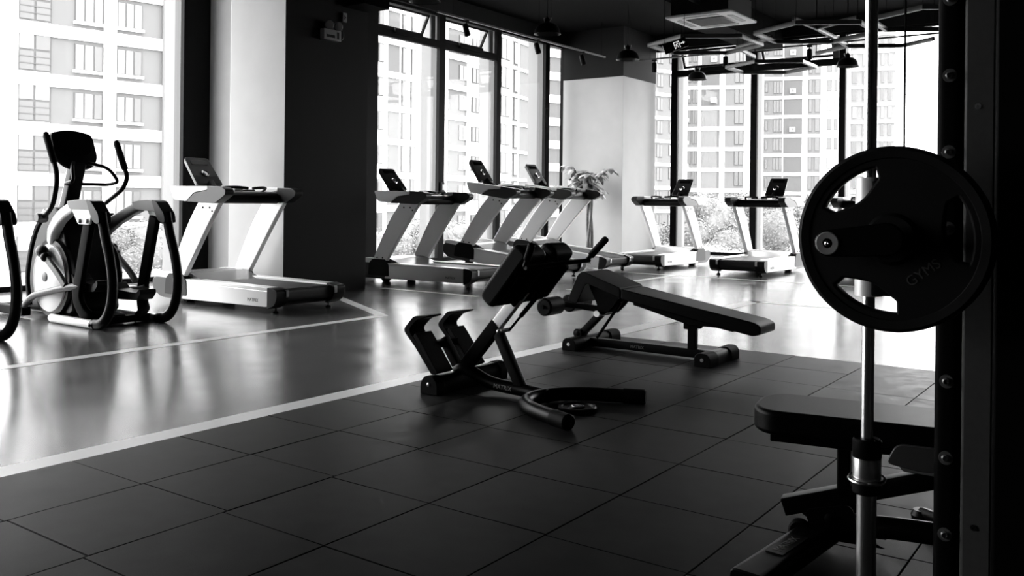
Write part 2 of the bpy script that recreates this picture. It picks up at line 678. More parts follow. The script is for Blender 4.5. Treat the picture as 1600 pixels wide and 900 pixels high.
for a0, a1, cap in ((-6.0, -3.3, 0.3), (-3.0, -0.6, 0.3), (-0.3, 3.0, 0.3), (3.3, 6.33, 0.41)):
    bay('y', a0, a1, HEAD, cap)
bay('y', 10.03, 11.62, HEAD, 0.16, TR, True)
bay('y', 11.78, 13.37, HEAD, 0.14, TR, True)
bay('y', 13.51, 15.10, HEAD, 0.16)
bay('y', 15.26, 15.80, HEAD, 0.02, fins=False)
B().box((LX - 0.08, 9.78, 0), (LX + 0.005, 10.03, HEAD)).box((LX - 0.04, 9.72, 0), (LX + 0.02, 9.775, HEAD)).build('trim_6', 'steel_black', kind='structure', bevel=0.004)
# far wall (mullion at the high-x end of each bay)
bay('x', -5.56, -5.19, HEAD, 0.15)
bay('x', -5.04, -3.378, HEAD, 0.14, TR, True)
bay('x', -3.24, -1.573, HEAD, 0.125, TR, True)
bay('x', -1.448, 0.35, HEAD, 0.13)
bay('x', 0.48, 2.87, HEAD, 0.13)

# ================================================================== TREADMILLS (local: x forward, y left, z up, origin at the rear of the deck)
def make_treadmill(name, loc, rot, label, lift=0.0):
    t = thing(name, loc, label, 'treadmill', 'treadmills facing the windows', rot)
    # deck
    b = B().prism([(0.10, 0.075), (1.45, 0.065), (1.45, 0.22), (0.10, 0.22)], -0.40, 0.40)
    b.build('deck_frame', 'plastic_black', t)
    b = B().prism(fillet([(0.02, 0.13), (0.10, 0.10), (0.10, 0.232), (0.02, 0.232)], 0.03, 4, True), -0.285, 0.285)
    b.prism([(0.06, 0.225), (1.50, 0.232), (1.50, 0.238), (0.06, 0.238)], -0.285, 0.285)
    b.build('running_belt', 'belt', t)
    for s in (1, -1):
        b = B().prism(fillet([(0.13, 0.07), (1.47, 0.055), (1.405, 0.232), (0.10, 0.222), (0.10, 0.12)], [0.05, 0.02, 0.01, 0.02, 0.03], 4, True), *sorted((s * 0.405, s * 0.432)))
        b.build('side_panel', 'silver', t, bevel=0.006)
        b = B().prism(fillet([(0.09, 0.222), (1.42, 0.232), (1.42, 0.262), (0.10, 0.252)], 0.012, 3, True), *sorted((s * 0.287, s * 0.430)))
        b.build('foot_rail', 'silver', t, bevel=0.012, seg=3)
        b = B().prism(fillet([(0.13, 0.05), (0.03, 0.09), (-0.01, 0.15), (-0.01, 0.235), (0.10, 0.255), (0.13, 0.255)], [0.01, 0.03, 0.04, 0.03, 0.03, 0.01], 4, True), *sorted((s * 0.290, s * 0.437)))
        cap = b.build('rear_cap', 'plastic_dark', t, bevel=0.012, seg=3)
        b = B().prism(fillet([(0.02, 0.155), (-0.016, 0.165), (-0.016, 0.23), (0.02, 0.235)], 0.008, 3, True), *sorted((s * 0.292, s * 0.325)))
        b.build('cap_trim', 'steel_grey', cap)
        b = B().cyl((0.12, s * 0.335, 0.022), (0.12, s * 0.335, 0.075), 0.011, 12)
        b.lathe([(0.0, 0.0), (0.03, 0.0), (0.032, 0.012), (0.02, 0.026), (0.0, 0.026)], (0.12, s * 0.335, 0), seg=18)
        b.build('levelling_foot', 'plastic_dark', t)
    # motor housing
    b = B().prism(fillet([(1.40, 0.07), (1.50, 0.045), (1.86, 0.05), (2.0, 0.12), (2.005, 0.235), (1.95, 0.262), (1.40, 0.262)], [0.01, 0.03, 0.05, 0.05, 0.03, 0.02, 0.01], 4, True), -0.42, 0.42)
    b.build('motor_housing', 'plastic_mid', t, bevel=0.02, seg=3)
    b = B().prism(fillet([(1.18, 0.236), (1.46, 0.325), (1.84, 0.318), (1.96, 0.285), (1.985, 0.262), (1.40, 0.258)], [0.02, 0.06, 0.06, 0.03, 0.01, 0.01], 5, True), -0.355, 0.355)
    b.build('motor_hood', 'hood_grey', t, bevel=0.015, seg=3)
    for s in (1, -1):
        b = B().prism(fillet([(1.985, 0.262), (1.94, 0.305), (1.86, 0.318), (1.62, 0.318), (1.60, 0.268), (1.66, 0.255)], [0.01, 0.02, 0.03, 0.02, 0.04, 0.02], 4, True), *sorted((s * 0.35, s * 0.424)))
        b.build('hood_corner', 'white_gloss', t, bevel=0.008)
    # uprights
    for s in (1, -1):
        poly = spline([(1.700, 0.26), (1.53, 0.58), (1.375, 0.84), (1.21, 1.06)], 5) + spline([(0.86, 1.06), (1.05, 0.82), (1.24, 0.56), (1.455, 0.26)], 5)
        b = B().prism(poly, *sorted((s * 0.375, s * 0.432)))
        u = b.build('upright', 'silver', t, bevel=0.012, seg=3)
        b = B()
        for px, pz in ((1.02, 1.0), (0.98, 0.965), (1.13, 1.0), (1.50, 0.33), (1.60, 0.33)):
            b.lathe([(0.011, 0), (0.011, 0.004), (0.006, 0.007), (0, 0.007)], (px, s * 0.432, pz), (0, s, 0), 10)
        b.build('bolt', 'plastic_dark', u)
        b = B().prism(fillet([(1.765, 0.09), (1.38, 0.09), (1.39, 0.235), (1.45, 0.31), (1.685, 0.31), (1.75, 0.25)], 0.02, 3, True), *sorted((s * 0.365, s * 0.438)))
        b.build('upright_base', 'plastic_dark', t, bevel=0.008)
        # arm rests: white front, dark rear
        y0, y1 = sorted((s * 0.385, s * 0.492))
        b = B().prism(fillet([(1.61, 1.213), (1.545, 1.075), (1.33, 1.06), (1.20, 1.15), (0.98, 1.175), (0.98, 1.212)], [0.02, 0.04, 0.02, 0.03, 0.01, 0.01], 4, True), y0, y1)
        arm = b.build('arm_rest', 'white_gloss', t, bevel=0.014, seg=3)
        b = B().prism(fillet([(1.325, 1.058), (0.86, 1.043), (0.70, 1.13), (0.695, 1.175), (0.76, 1.207), (0.985, 1.213), (0.985, 1.17), (1.19, 1.145)], [0.02, 0.05, 0.03, 0.02, 0.03, 0.005, 0.01, 0.02], 4, True), y0 + 0.002, y1 - 0.002)
        b.build('arm_cap', 'console_grey', arm, bevel=0.014, seg=3)
    # cross bar, sensor grips, tray
    b = B().prism(fillet([(1.20, 1.05), (0.96, 1.04), (0.92, 1.11), (0.99, 1.165), (1.28, 1.175)], 0.03, 4, True), -0.39, 0.39)
    b.build('cross_bar', 'plastic_black', t, bevel=0.01)
    b = B()
    for s in (1, -1):
        b.tube(fillet([(1.15, s * 0.30, 1.16), (1.02, s * 0.27, 1.205), (0.94, s * 0.16, 1.21), (0.94, s * 0.03, 1.20)], 0.05, 4), 0.015, 10)
    b.build('sensor_grip', 'plastic_dark', t)
    b = B().box((1.12, -0.055, 1.15), (1.36, 0.055, 1.215))
    b.build('control_bridge', 'white_gloss', t, bevel=0.015, seg=3)
    for s in (1, -1):
        b = B().box((1.25, s * 0.23 - 0.09, 1.165), (1.52, s * 0.23 + 0.09, 1.19))
        b.build('cup_tray', 'plastic_dark', t, bevel=0.02, seg=3)
    # console
    U = Vector((0.27, 0, 0.305)).normalized()
    N = Vector((-U.z, 0, U.x))                    # towards the runner
    M = frame_from((1.60, 0, 1.235), (0, -1, 0), N)   # x to the runner's right, y up the face, z towards the runner
    b = B()
    b.M = M
    f0 = fillet([(-0.165, 0.0), (0.165, 0.0), (0.150, 0.40), (-0.150, 0.40)], 0.035, 5, True)
    b.taper([(a * 0.9, c * 0.95 + 0.005) for a, c in f0], f0, -0.055, 0.0)
    con = b.build('console', 'console_grey', t, bevel=0.006)
    b = B()
    b.M = M
    b.prism(fillet([(-0.140, 0.02), (0.140, 0.02), (0.138, 0.135), (0.06, 0.12), (-0.06, 0.12), (-0.138, 0.135)], 0.02, 4, True), 0.0, 0.003, 'xy')
    b.build('key_panel', 'plastic_black', con)
    b = B()
    b.M = M
    b.prism(rrect(0.20, 0.062, 0.006), 0.0, 0.004, 'xy')
    for v in b.bm.verts:
        v.co += U * 0.325
    b.build('display', 'screen_black', con)
    b = B()
    b.M = M
    b.lathe([(0.046, 0.0), (0.048, 0.006), (0.040, 0.012), (0.034, 0.008), (0.020, 0.008), (0.018, 0.016), (0, 0.018)], (0.0, 0.165, 0.002), (0, 0, 1), 28)
    b.build('control_dial', 'chrome', con)
    b = B().sweep(rrect(0.12, 0.05, 0.012), [(1.42, 0, 1.13), (1.56, 0, 1.18), (1.63, 0, 1.25)], refup=(0, 1, 0))
    b.build('console_neck', 'plastic_dark', t)
    if lift:
        b = B()
        for s in (1, -1):
            b.box((1.55, s * 0.25 - 0.03, -lift), (1.66, s * 0.25 + 0.03, 0.08))
            b.cyl((1.60, s * 0.25 - 0.05, 0.045 - lift), (1.60, s * 0.25 + 0.05, 0.045 - lift), 0.045, 18)
        b.build('lift_leg', 'steel_black', t)
    else:
        b = B()
        for s in (1, -1):
            b.box((1.55, s * 0.25 - 0.03, 0.03), (1.66, s * 0.25 + 0.03, 0.08))
            b.cyl((1.60, s * 0.25 - 0.05, 0.045), (1.60, s * 0.25 + 0.05, 0.045), 0.045, 18)
        b.build('transport_wheel', 'rubber_black', t)
    # faint maker's word on the side panels
    for s in (1, -1):
        Mt = frame_from((0.34, s * 0.4325, 0.125), (-s, 0, 0), (0, s, 0))
        text('side_lettering', 'MATRIX', 0.045, Mt, 'letter_grey', t)
    return t

tm = make_treadmill('treadmill', (-3.10, 5.063, 0), (0, 0, PI), 'silver treadmill standing in front of the wide pillar, nearest the elliptical trainer')
TG = 'treadmills facing the windows'
dup(tm, (-3.27, 8.23, 0), (0, 0, PI), 'level treadmill just right of the dark pillar, first of the row under the opening windows', TG)
inc = R(6.0)
tm2 = make_treadmill('treadmill', (-3.2, 9.93, 0.0), (0, -inc, PI), 'treadmill raised to an incline, with dark console, behind the back extension bench', lift=0.168)
dup(tm2, (-3.27, 11.52, 0.0), (0, -inc, PI), 'raised treadmill with its console paler than the rest, in front of the potted plant', TG)
dup(tm, (-3.38, 12.33, 0), (0, 0, PI / 2), 'treadmill facing the far windows beside the corner pillar', TG)
dup(tm, (-1.60, 12.15, 0), (0, 0, PI / 2), 'treadmill facing the far windows, seen end-on between two mullions left of the weight plate', TG)
dup(tm, (0.10, 12.05, 0), (0, 0, PI / 2), 'treadmill facing the far windows, mostly hidden behind the weight plate', TG)

# ================================================================== ELLIPTICAL TRAINERS (local: x forward, y left, origin under the rear hoop)
def make_elliptical(name, loc, rot, label):
    t = thing(name, loc, label, 'elliptical trainer', 'elliptical trainers by the left window', rot)
    for s in (1, -1):
        Y = s * 0.298
        # rear leg of the hoop: curves down and runs forward along the floor
        pts = spline([(0.10, Y, 0.96), (0.045, Y, 0.78), (-0.035, Y, 0.58), (-0.075, Y, 0.40), (-0.06, Y, 0.24), (0.0, Y, 0.12), (0.09, Y, 0.055), (0.19, Y, 0.040)], 6)
        b = B().sweep([(0.036 * x, 0.047 * y) for x, y in circle(1, 18)], pts, refup=(1, 0, 0))
        b.build('rear_leg', 'powder_satin', t)
        b = B().cyl((0.165, Y, 0.037), (0.215, Y, 0.037), 0.0415, 18)
        b.lathe([(0.014, 0), (0.014, 0.006), (0.008, 0.010), (0, 0.010)], (0.19, Y + s * 0.041, 0.037), (0, s, 0), 12)
        b.build('tube_clamp', 'plastic_dark', t)
        pts = fillet([(0.20, Y, 0.037), (0.92, Y, 0.037), (0.92, s * 0.10, 0.037), (0.42, s * 0.09, 0.05)], [0, 0.17, 0.09, 0], 8)
        b = B().tube(pts, 0.037, 18)
        b.build('floor_tube', 'silver', t)
        # front leg: flat black bar
        pts = fillet([(0.27, Y, 0.92), (0.46, Y, 0.24), (0.40, Y * 0.92, 0.12), (0.33, Y * 0.85, 0.075), (0.30, Y * 0.5, 0.055)], [0, 0.10, 0.05, 0.05, 0], 6)
        b = B().sweep(rrect(0.05, 0.125, 0.02), pts, refup=(1, 0, 0))
        b.build('front_leg', 'powder_black', t)
        # cap that joins both legs with the side arm
        poly = fillet([(0.56, 1.055), (0.30, 1.075), (0.18, 1.055), (0.07, 0.95), (0.045, 0.89), (0.13, 0.885), (0.20, 0.97), (0.50, 0.985)], [0.03, 0.06, 0.04, 0.04, 0.02, 0.02, 0.03, 0.03], 5, True)
        b = B().prism(poly, *sorted((Y - 0.052, Y + 0.052)))
        cap = b.build('hoop_cap', 'plastic_mid', t, bevel=0.016, seg=3)
        poly = fillet([(0.25, 1.076), (0.17, 1.062), (0.055, 0.955), (0.035, 0.88), (0.085, 0.87), (0.15, 0.90), (0.20, 0.98)], 0.02, 4, True)
        b = B().prism(poly, *sorted((Y - 0.056, Y + 0.056)))
        b.build('cap_pad', 'plastic_black', cap, bevel=0.014, seg=3)
        poly = fillet([(0.46, 0.985), (0.36, 0.865), (0.18, 0.865), (0.16, 0.95), (0.20, 0.985)], 0.015, 3, True)
        b = B().prism(poly, *sorted((Y + s * 0.040, Y + s * 0.056)))
        b.build('joint_plate', 'white_gloss', cap, bevel=0.003)
        for px in (0.33, 0.215):
            b = B()
            b.lathe([(0.020, 0), (0.020, 0.008), (0.013, 0.016), (0, 0.018)], (px, Y + s * 0.056, 0.892), (0, s, 0), 16)
            b.build('joint_bolt', 'steel_grey', cap)
        # side arm sweeping forward into the body
        pts = spline([(0.48, Y, 1.020), (0.66, Y * 0.97, 0.955), (0.82, Y * 0.90, 0.880), (0.95, Y * 0.80, 0.79), (1.02, Y * 0.70, 0.69)], 6)
        b = B().sweep(rrect(0.085, 0.10, 0.03), pts, scale=[1.0] * 6 + [1.05] * 6 + [1.1] * 6 + [1.15] * 7)
        b.build('side_arm', 'plastic_mid' if s < 0 else 'silver', t)
        # drive disc cover
        cx, cz = 1.00, 0.375
        b = B()
        b.M = Matrix.Translation((cx, s * 0.245, cz)) @ Matrix.Rotation(R(90) * -s, 4, 'X') @ Matrix.Diagonal((0.92, 1.0, 1, 1))
        b.lathe([(0.30, -0.05), (0.305, 0.0), (0.295, 0.018), (0.22, 0.034), (0.08, 0.040), (0, 0.040)], (0, 0, 0), seg=48)
        disc = b.build('disc_cover', 'white_gloss', t)
        b = B().lathe([(0.043, 0), (0.043, 0.006), (0.036, 0.009), (0, 0.009)], (cx + 0.02, s * 0.283, cz + 0.01), (0, s, 0), 28)
        b.build('disc_badge', 'plastic_mid', disc)
        b = B()
        b.M = Matrix.Translation((cx, s * 0.225, cz)) @ Matrix.Rotation(R(90) * -s, 4, 'X') @ Matrix.Diagonal((0.93, 1.0, 1, 1))
        b.lathe([(0.345, -0.03), (0.352, 0.0), (0.340, 0.022), (0.300, 0.026), (0.29, 0.0)], (0, 0, 0), seg=48)
        b.build('disc_rim', 'plastic_black', t)
        # crank lever with ball joint
        pts = spline([(0.985, s * 0.325, 0.60), (0.86, s * 0.325, 0.52), (0.72, s * 0.325, 0.43), (0.60, s * 0.325, 0.335)], 5)
        b = B().sweep(rrect(0.034, 0.060, 0.012), pts)
        b.build('crank_lever', 'plastic_mid', t)
        b = B().ball((0.995, s * 0.325, 0.615), 0.062, 18, (1.15, 0.75, 0.9)).ball((0.93, s * 0.325, 0.565), 0.045, 14)
        b.build('crank_joint', 'plastic_black', t)
        # pedal rail: rises from the front foot to the pedal
        dz = 0.0 if s > 0 else -0.05
        pts = fillet([(1.36, s * 0.31, 0.085), (1.17, s * 0.315, 0.215), (0.64, s * 0.315, 0.315 + dz), (0.38, s * 0.29, 0.345 + dz)], 0.12, 6)
        b = B().tube(pts, 0.030, 14)
        b.build('pedal_rail', 'plastic_mid', t)
        x0, x1, zp = (0.22, 0.60, 0.345) if s > 0 else (0.20, 0.64, 0.245)
        b = B().prism(fillet([(x1, zp + 0.005), (x1 + 0.02, zp + 0.09), (x1 - 0.06, zp + 0.03), (x0 + 0.05, zp + 0.02), (x0, zp + 0.06), (x0 - 0.02, zp + 0.02), (x0 + 0.04, zp - 0.045), (x1 - 0.08, zp - 0.055)], 0.02, 4, True), *sorted((s * 0.11, s * 0.265)))
        b.build('pedal', 'plastic_black', t, bevel=0.012, seg=3)
        # moving handle bar
        if s > 0:
            pts = fillet([(1.03, s * 0.31, 0.90), (0.85, s * 0.31, 1.00), (0.765, s * 0.31, 1.27), (0.98, s * 0.31, 1.64)], [0, 0.10, 0.12, 0], 7)
        else:
            pts = fillet([(1.20, s * 0.31, 0.98), (0.80, s * 0.31, 1.17), (0.72, s * 0.31, 1.27), (0.915, s * 0.31, 1.60)], [0, 0.06, 0.10, 0], 7)
        b = B().tube(pts, 0.021, 14)
        bar = b.build('handle_bar', 'powder_satin', t)
        A, Z = Vector(pts[-1]), Vector(pts[-2])
        d = (A - Z).normalized()
        b = B().tube([tuple(A - d * 0.30), tuple(A - d * 0.28), tuple(A - d * 0.02), tuple(A + d * 0.012)], [0.022, 0.029, 0.029, 0.020], 16)
        b.build('hand_grip', 'rubber_black', bar)
        # rear link under the bar, black curve hugging the body
        pts = spline([(1.03, s * 0.31, 0.90), (1.15, s * 0.30, 0.79), (1.26, s * 0.29, 0.60), (1.31, s * 0.29, 0.36), (1.26, s * 0.29, 0.12)], 6)
        b = B().sweep(rrect(0.03, 0.05, 0.012), pts)
        b.build('swing_link', 'powder_black', t)
        b = B().cyl((1.03, s * 0.27, 0.905), (1.03, s * 0.36, 0.905), 0.042, 20)
        b.build('pivot_hub', 'plastic_mid', t, bevel=0.008)
    # body shroud
    poly = fillet([(1.48, 0.10), (1.50, 0.45), (1.38, 0.78), (1.22, 0.98), (1.02, 1.02), (0.88, 0.93), (0.80, 0.70), (0.72, 0.40), (0.66, 0.10), (0.72, 0.05), (1.42, 0.05)], [0.04, 0.2, 0.15, 0.1, 0.08, 0.08, 0.12, 0.1, 0.03, 0.02, 0.03], 6, True)
    b = B().prism(poly, -0.215, 0.215)
    b.build('body_shroud', 'plastic_black', t, bevel=0.03, seg=3)
    poly = fillet([(1.22, 0.985), (1.40, 0.80), (1.52, 0.47), (1.49, 0.44), (1.36, 0.74), (1.19, 0.955)], 0.015, 3, True)
    b = B().prism(poly, -0.20, 0.20)
    b.build('shroud_trim', 'silver', t, bevel=0.01)
    # mast and console
    b = B().sweep(rrect(0.13, 0.10, 0.02), [(1.20, 0, 0.93), (1.12, 0, 1.12), (1.02, 0, 1.40)], refup=(1, 0, 0))
    b.build('mast', 'plastic_black', t)
    b = B().sweep(rrect(0.10, 0.018, 0.006), [(1.262, 0, 0.95), (1.182, 0, 1.14), (1.085, 0, 1.40)], refup=(1, 0, 0))
    b.build('mast_cover', 'silver', t)
    U = Vector((0.16, 0, 0.36)).normalized()
    N = Vector((-U.z, 0, U.x))
    M = frame_from((0.985, 0, 1.345), (0, -1, 0), N)
    f0 = fillet([(-0.115, 0.0), (0.115, 0.0), (0.205, 0.10), (0.20, 0.36), (0.0, 0.405), (-0.20, 0.36), (-0.205, 0.10)], [0.07, 0.07, 0.08, 0.05, 0.10, 0.05, 0.08], 6, True)
    b = B()
    b.M = M
    b.taper([(a * 0.7, c * 0.7 + 0.06) for a, c in f0], f0, -0.09, -0.02)
    b.taper(f0, [(a * 0.96, c * 0.96 + 0.008) for a, c in f0], -0.02, 0.0)
    con = b.build('console', 'plastic_black', t)
    b = B()
    b.M = M
    b.prism([(a * 0.80, c * 0.62 + 0.13) for a, c in f0], 0.0, 0.003, 'xy')
    b.build('console_screen', 'screen_black', con)
    # fixed grips under the console
    for s in (1, -1):
        pts = fillet([(0.96, s * 0.07, 1.40), (0.80, s * 0.17, 1.36), (0.70, s * 0.21, 1.23), (0.86, s * 0.20, 1.205), (1.08, s * 0.03, 1.21)], [0, 0.08, 0.05, 0.04, 0], 6)
        b = B().tube(pts, 0.0155, 12)
        b.build('fixed_grip', 'powder_satin', t)
    # base
    b = B().box((0.30, -0.05, 0.02), (1.95, 0.05, 0.085)).box((1.86, -0.30, 0.015), (1.96, 0.30, 0.085))
    for s in (1, -1):
        b.box((1.30, s * 0.30 - 0.04, 0.02), (1.90, s * 0.30 + 0.04, 0.10))
    b.build('base_frame', 'powder_black', t, bevel=0.01)
    b = B().box((0.28, -0.30, 0.012), (0.36, 0.30, 0.07))
    b.build('rear_cross_foot', 'powder_black', t, bevel=0.012)
    return t
el = make_elliptical('elliptical_trainer', (-3.35, 3.404, 0), (0, 0, PI), 'elliptical trainer with white disc covers and handle bars, fully in view before the left window')
dup(el, (-3.35, 2.050, 0), (0, 0, PI), 'elliptical trainer cut off by the left edge, only its rear hoop in view', 'elliptical trainers by the left window')

# ================================================================== BACK EXTENSION BENCH
off = (0.75, 3.10, MZ)
t = thing('back_extension_bench', off, 'black back extension bench with two foot plates and angled hip pads on the rubber floor', 'exercise bench')
def K(*a, **k):
    return B(off)
b = K().prism(fillet([(0.255, 0.014), (0.255, 0.075), (0.285, 0.112), (0.34, 0.112), (0.37, 0.075), (0.37, 0.014)], [0.005, 0.03, 0.02, 0.02, 0.03, 0.005], 4, True), 2.87, 3.50)
fb = b.build('cross_foot', 'powder_satin', t, bevel=0.004)
for s, y in ((-1, 2.87), (1, 3.50)):
    poly = fillet([(0.250, 0.013), (0.250, 0.078), (0.283, 0.117), (0.342, 0.117), (0.375, 0.078), (0.375, 0.013)], [0.005, 0.03, 0.02, 0.02, 0.03, 0.005], 4, True)
    b = K().prism(poly, *sorted((y + s * 0.018, y - s * 0.05)))
    e = b.build('end_cap', 'rubber_black', fb, bevel=0.004)
    b = K().lathe([(0.011, 0), (0.011, 0.005), (0.006, 0.007), (0, 0.007)], (0.312, y + s * 0.018, 0.070), (0, s, 0), 12)
    b.build('cap_screw', 'steel_grey', e)
pts = spline([(0.315, 3.10, 0.115), (0.36, 3.10, 0.135), (0.43, 3.10, 0.115), (0.52, 3.10, 0.082), (0.62, 3.10, 0.066), (0.80, 3.10, 0.058), (0.96, 3.08, 0.052)], 6)
b = K().tube(pts, 0.036, 18)
b.build('main_tube', 'powder_satin', t)
d = Vector((0.93 - 0.60, 0, -0.014)).normalized()
Mt = frame_from((0.665, 3.10 - 0.0365, 0.064), (d.x, 0, d.z), (0, -1, 0.12))
text('tube_lettering', 'MATRIX', 0.034, Mt, 'letter_grey', t, off)
pts = spline([(1.335, 2.665, 0.052), (1.20, 2.715, 0.052), (1.05, 2.785, 0.052), (0.95, 2.88, 0.052), (0.92, 3.02, 0.052), (0.97, 3.16, 0.052), (1.08, 3.26, 0.052), (1.22, 3.33, 0.052), (1.36, 3.385, 0.052)], 7)
b = K().tube(pts, 0.038, 18)
b.build('floor_loop', 'powder_satin', t)
for a, z in (((1.335, 2.665, 0.052), (1.235, 2.703, 0.052)), ((1.36, 3.385, 0.052), (1.22, 3.33, 0.052))):
    A, Z = Vector(a), Vector(z)
    dd = (A - Z).normalized()
    b = K().tube([tuple(A - dd * 0.10), tuple(A + dd * 0.012), tuple(A + dd * 0.02)], [0.0405, 0.0405, 0.034], 18)
    b.build('loop_end_cap', 'rubber_black', t)
# lower beam, chrome slide, strut, gas spring
b = K().sweep(rrect(0.055, 0.075, 0.008), [(0.385, 3.10, 0.155), (0.602, 3.10, 0.405)], refup=(0.75, 0, -0.66))
b.build('lower_beam', 'powder_black', t)
b = K().sweep(rrect(0.040, 0.066, 0.006), [(0.55, 3.10, 0.345), (0.80, 3.10, 0.635)], refup=(0.75, 0, -0.66))
b.build('chrome_slide', 'silver', t)
b = K().sweep(rrect(0.05, 0.06, 0.012), [(0.605, 3.10, 0.365), (0.765, 3.10, 0.075)], refup=(1, 0, 0))
b.build('strut', 'powder_satin', t, bevel=0.003)
b = K().tube([(0.655, 3.135, 0.37), (0.76, 3.135, 0.485)], 0.007, 10).tube([(0.735, 3.135, 0.458), (0.88, 3.135, 0.615)], 0.013, 12)
b.build('gas_spring', 'powder_black', t)
b = K().tube([(0.638, 3.065, 0.372), (0.638, 3.165, 0.372)], 0.012, 12).ball((0.64, 3.06, 0.372), 0.014, 12)
b.build('adjuster_pin', 'steel_grey', t)
# pad carriage
b = K().sweep(rrect(0.07, 0.09, 0.01), [(0.70, 3.10, 0.545), (0.93, 3.10, 0.79)], refup=(0.75, 0, -0.66))
for y in (2.98, 3.22):
    b.prism(fillet([(0.76, 0.585), (0.84, 0.56), (0.99, 0.74), (0.93, 0.775)], 0.015, 3, True), y - 0.012, y + 0.012)
b.tube([(0.82, 2.96, 0.615), (0.82, 3.24, 0.615)], 0.020, 12)
b.build('pad_carriage', 'powder_black', t)
b = K().tube([(0.965, 2.84, 0.752), (0.985, 3.00, 0.757), (1.0, 3.16, 0.763), (1.03, 3.37, 0.770)], 0.0125, 12)
b.build('grip_bar', 'powder_satin', t)
for a, z in (((0.955, 2.85, 0.758), (1.012, 2.83, 0.872)), ((1.02, 3.36, 0.770), (1.150, 3.345, 0.893))):
    A, Z = Vector(a), Vector(z)
    dd = (Z - A).normalized()
    b = K().tube([a, z], 0.0125, 12)
    g = b.build('handle', 'powder_satin', t)
    b = K().tube([tuple(A + dd * 0.035), tuple(A + dd * 0.042), tuple(Z - dd * 0.004), tuple(Z + dd * 0.004)], [0.0125, 0.0195, 0.0195, 0.016], 16)
    b.build('handle_grip', 'rubber_black', g)
# hip pads: stadium profile, tilted
D = Vector((0.637, 0.771))
Nn = Vector((0.771, -0.637))
def padpoly(c, L, T):
    c = Vector(c)
    q = [c - D * L / 2 - Nn * T / 2, c + D * L / 2 - Nn * T / 2, c + D * L / 2 + Nn * T / 2, c - D * L / 2 + Nn * T / 2]
    return fillet([tuple(v) for v in q], [0.055, 0.05, 0.038, 0.038], 6, True)
for y0, y1 in ((2.865, 3.06), (3.14, 3.335)):
    b = K().prism(padpoly((0.802, 0.701), 0.385, 0.112), y0, y1)
    b.build('hip_pad', 'pad_vinyl', t, bevel=0.022, seg=4, label='padded hip rest')
    c = Vector((0.802, 0.701)) + Nn * 0.062
    q = [c - D * 0.15 - Nn * 0.012, c + D * 0.14 - Nn * 0.012, c + D * 0.14 + Nn * 0.008, c - D * 0.15 + Nn * 0.008]
    b = K().prism([tuple(v) for v in q], y0 + 0.03, y1 - 0.03)
    b.build('pad_backing', 'powder_black', t)
# foot plates with heel hooks
for y0, y1 in ((2.885, 3.015), (3.185, 3.315)):
    b = K().prism(fillet([(0.345, 0.125), (0.30, 0.120), (0.185, 0.255), (0.085, 0.350), (0.165, 0.435), (0.262, 0.445), (0.264, 0.437), (0.19, 0.415), (0.125, 0.352), (0.21, 0.275)], [0.01, 0.01, 0.05, 0.03, 0.02, 0.004, 0.004, 0.02, 0.03, 0.05], 4, True), y0, y1)
    fp = b.build('foot_plate', 'powder_black', t, bevel=0.005)
    b = K().prism(fillet([(0.352, 0.135), (0.342, 0.128), (0.205, 0.280), (0.168, 0.318), (0.182, 0.345), (0.222, 0.300)], 0.012, 4, True), y0 - 0.004, y1 + 0.004)
    b.build('foot_pad', 'rubber_black', fp, bevel=0.01, seg=3)
b = K().box((0.205, 3.01, 0.245), (0.245, 3.19, 0.285)).sweep(rrect(0.05, 0.05, 0.008), [(0.33, 3.10, 0.125), (0.215, 3.10, 0.29)], refup=(0, 1, 0))
b.build('plate_bracket', 'powder_black', t)

# small plate left on the floor inside the loop
off = (1.17, 3.03, MZ)
t = thing('small_weight_plate', off, 'small dark weight plate lying flat inside the floor loop of the back extension bench', 'weight plate')
b = K().lathe([(0.0, 0.0), (0.095, 0.0), (0.10, 0.006), (0.10, 0.024), (0.094, 0.029), (0.083, 0.028), (0.078, 0.020), (0.042, 0.020), (0.038, 0.030), (0.028, 0.030), (0.026, 0.012), (0, 0.012)], (1.17, 3.03, MZ), seg=48)
b.build('plate_disc', 'powder_satin', t)
b = K().lathe([(0.026, 0.012), (0.026, 0.0315), (0.031, 0.0315), (0.032, 0.029)], (1.17, 3.03, MZ), seg=32, cap=False)
b.build('hub_ring', 'chrome', t)

# ================================================================== DECLINE BENCH
off = (0.65, 4.88, MZ)
t = thing('decline_bench', off, 'black sloping decline bench with leg rollers, behind the back extension bench', 'exercise bench')
def dfoot(xc, y0, y1, nm):
    poly = fillet([(xc - 0.052, 0.013), (xc - 0.052, 0.07), (xc - 0.03, 0.098), (xc + 0.03, 0.098), (xc + 0.052, 0.07), (xc + 0.052, 0.013)], [0.004, 0.025, 0.02, 0.02, 0.025, 0.004], 4, True)
    b = K().prism(poly, y0, y1)
    f = b.build(nm, 'powder_satin', t, bevel=0.004)
    big = [(xc + (x - xc) * 1.10, 0.012 + (z - 0.012) * 1.07) for x, z in poly]
    for ya, yb in ((y0 - 0.015, y0 + 0.13), (y1 - 0.13, y1 + 0.015)):
        b = K().prism(big, ya, yb)
        b.build('end_sleeve', 'rubber_black', f, bevel=0.006)
    b = K().lathe([(0.012, 0), (0.012, 0.004), (0, 0.005)], (xc, y0 - 0.015, 0.06), (0, -1, 0), 12)
    b.build('cap_screw', 'steel_grey', f)
dfoot(0.125, 4.63, 5.28, 'front_foot')
dfoot(1.165, 4.62, 5.10, 'rear_foot')
b = K().sweep(rrect(0.065, 0.06, 0.01), [(0.10, 4.88, 0.055), (1.16, 4.88, 0.055)])
b.build('base_rail', 'powder_satin', t)
Mt = frame_from((0.56, 4.88 - 0.0335, 0.054), (1, 0, 0), (0, -1, 0))
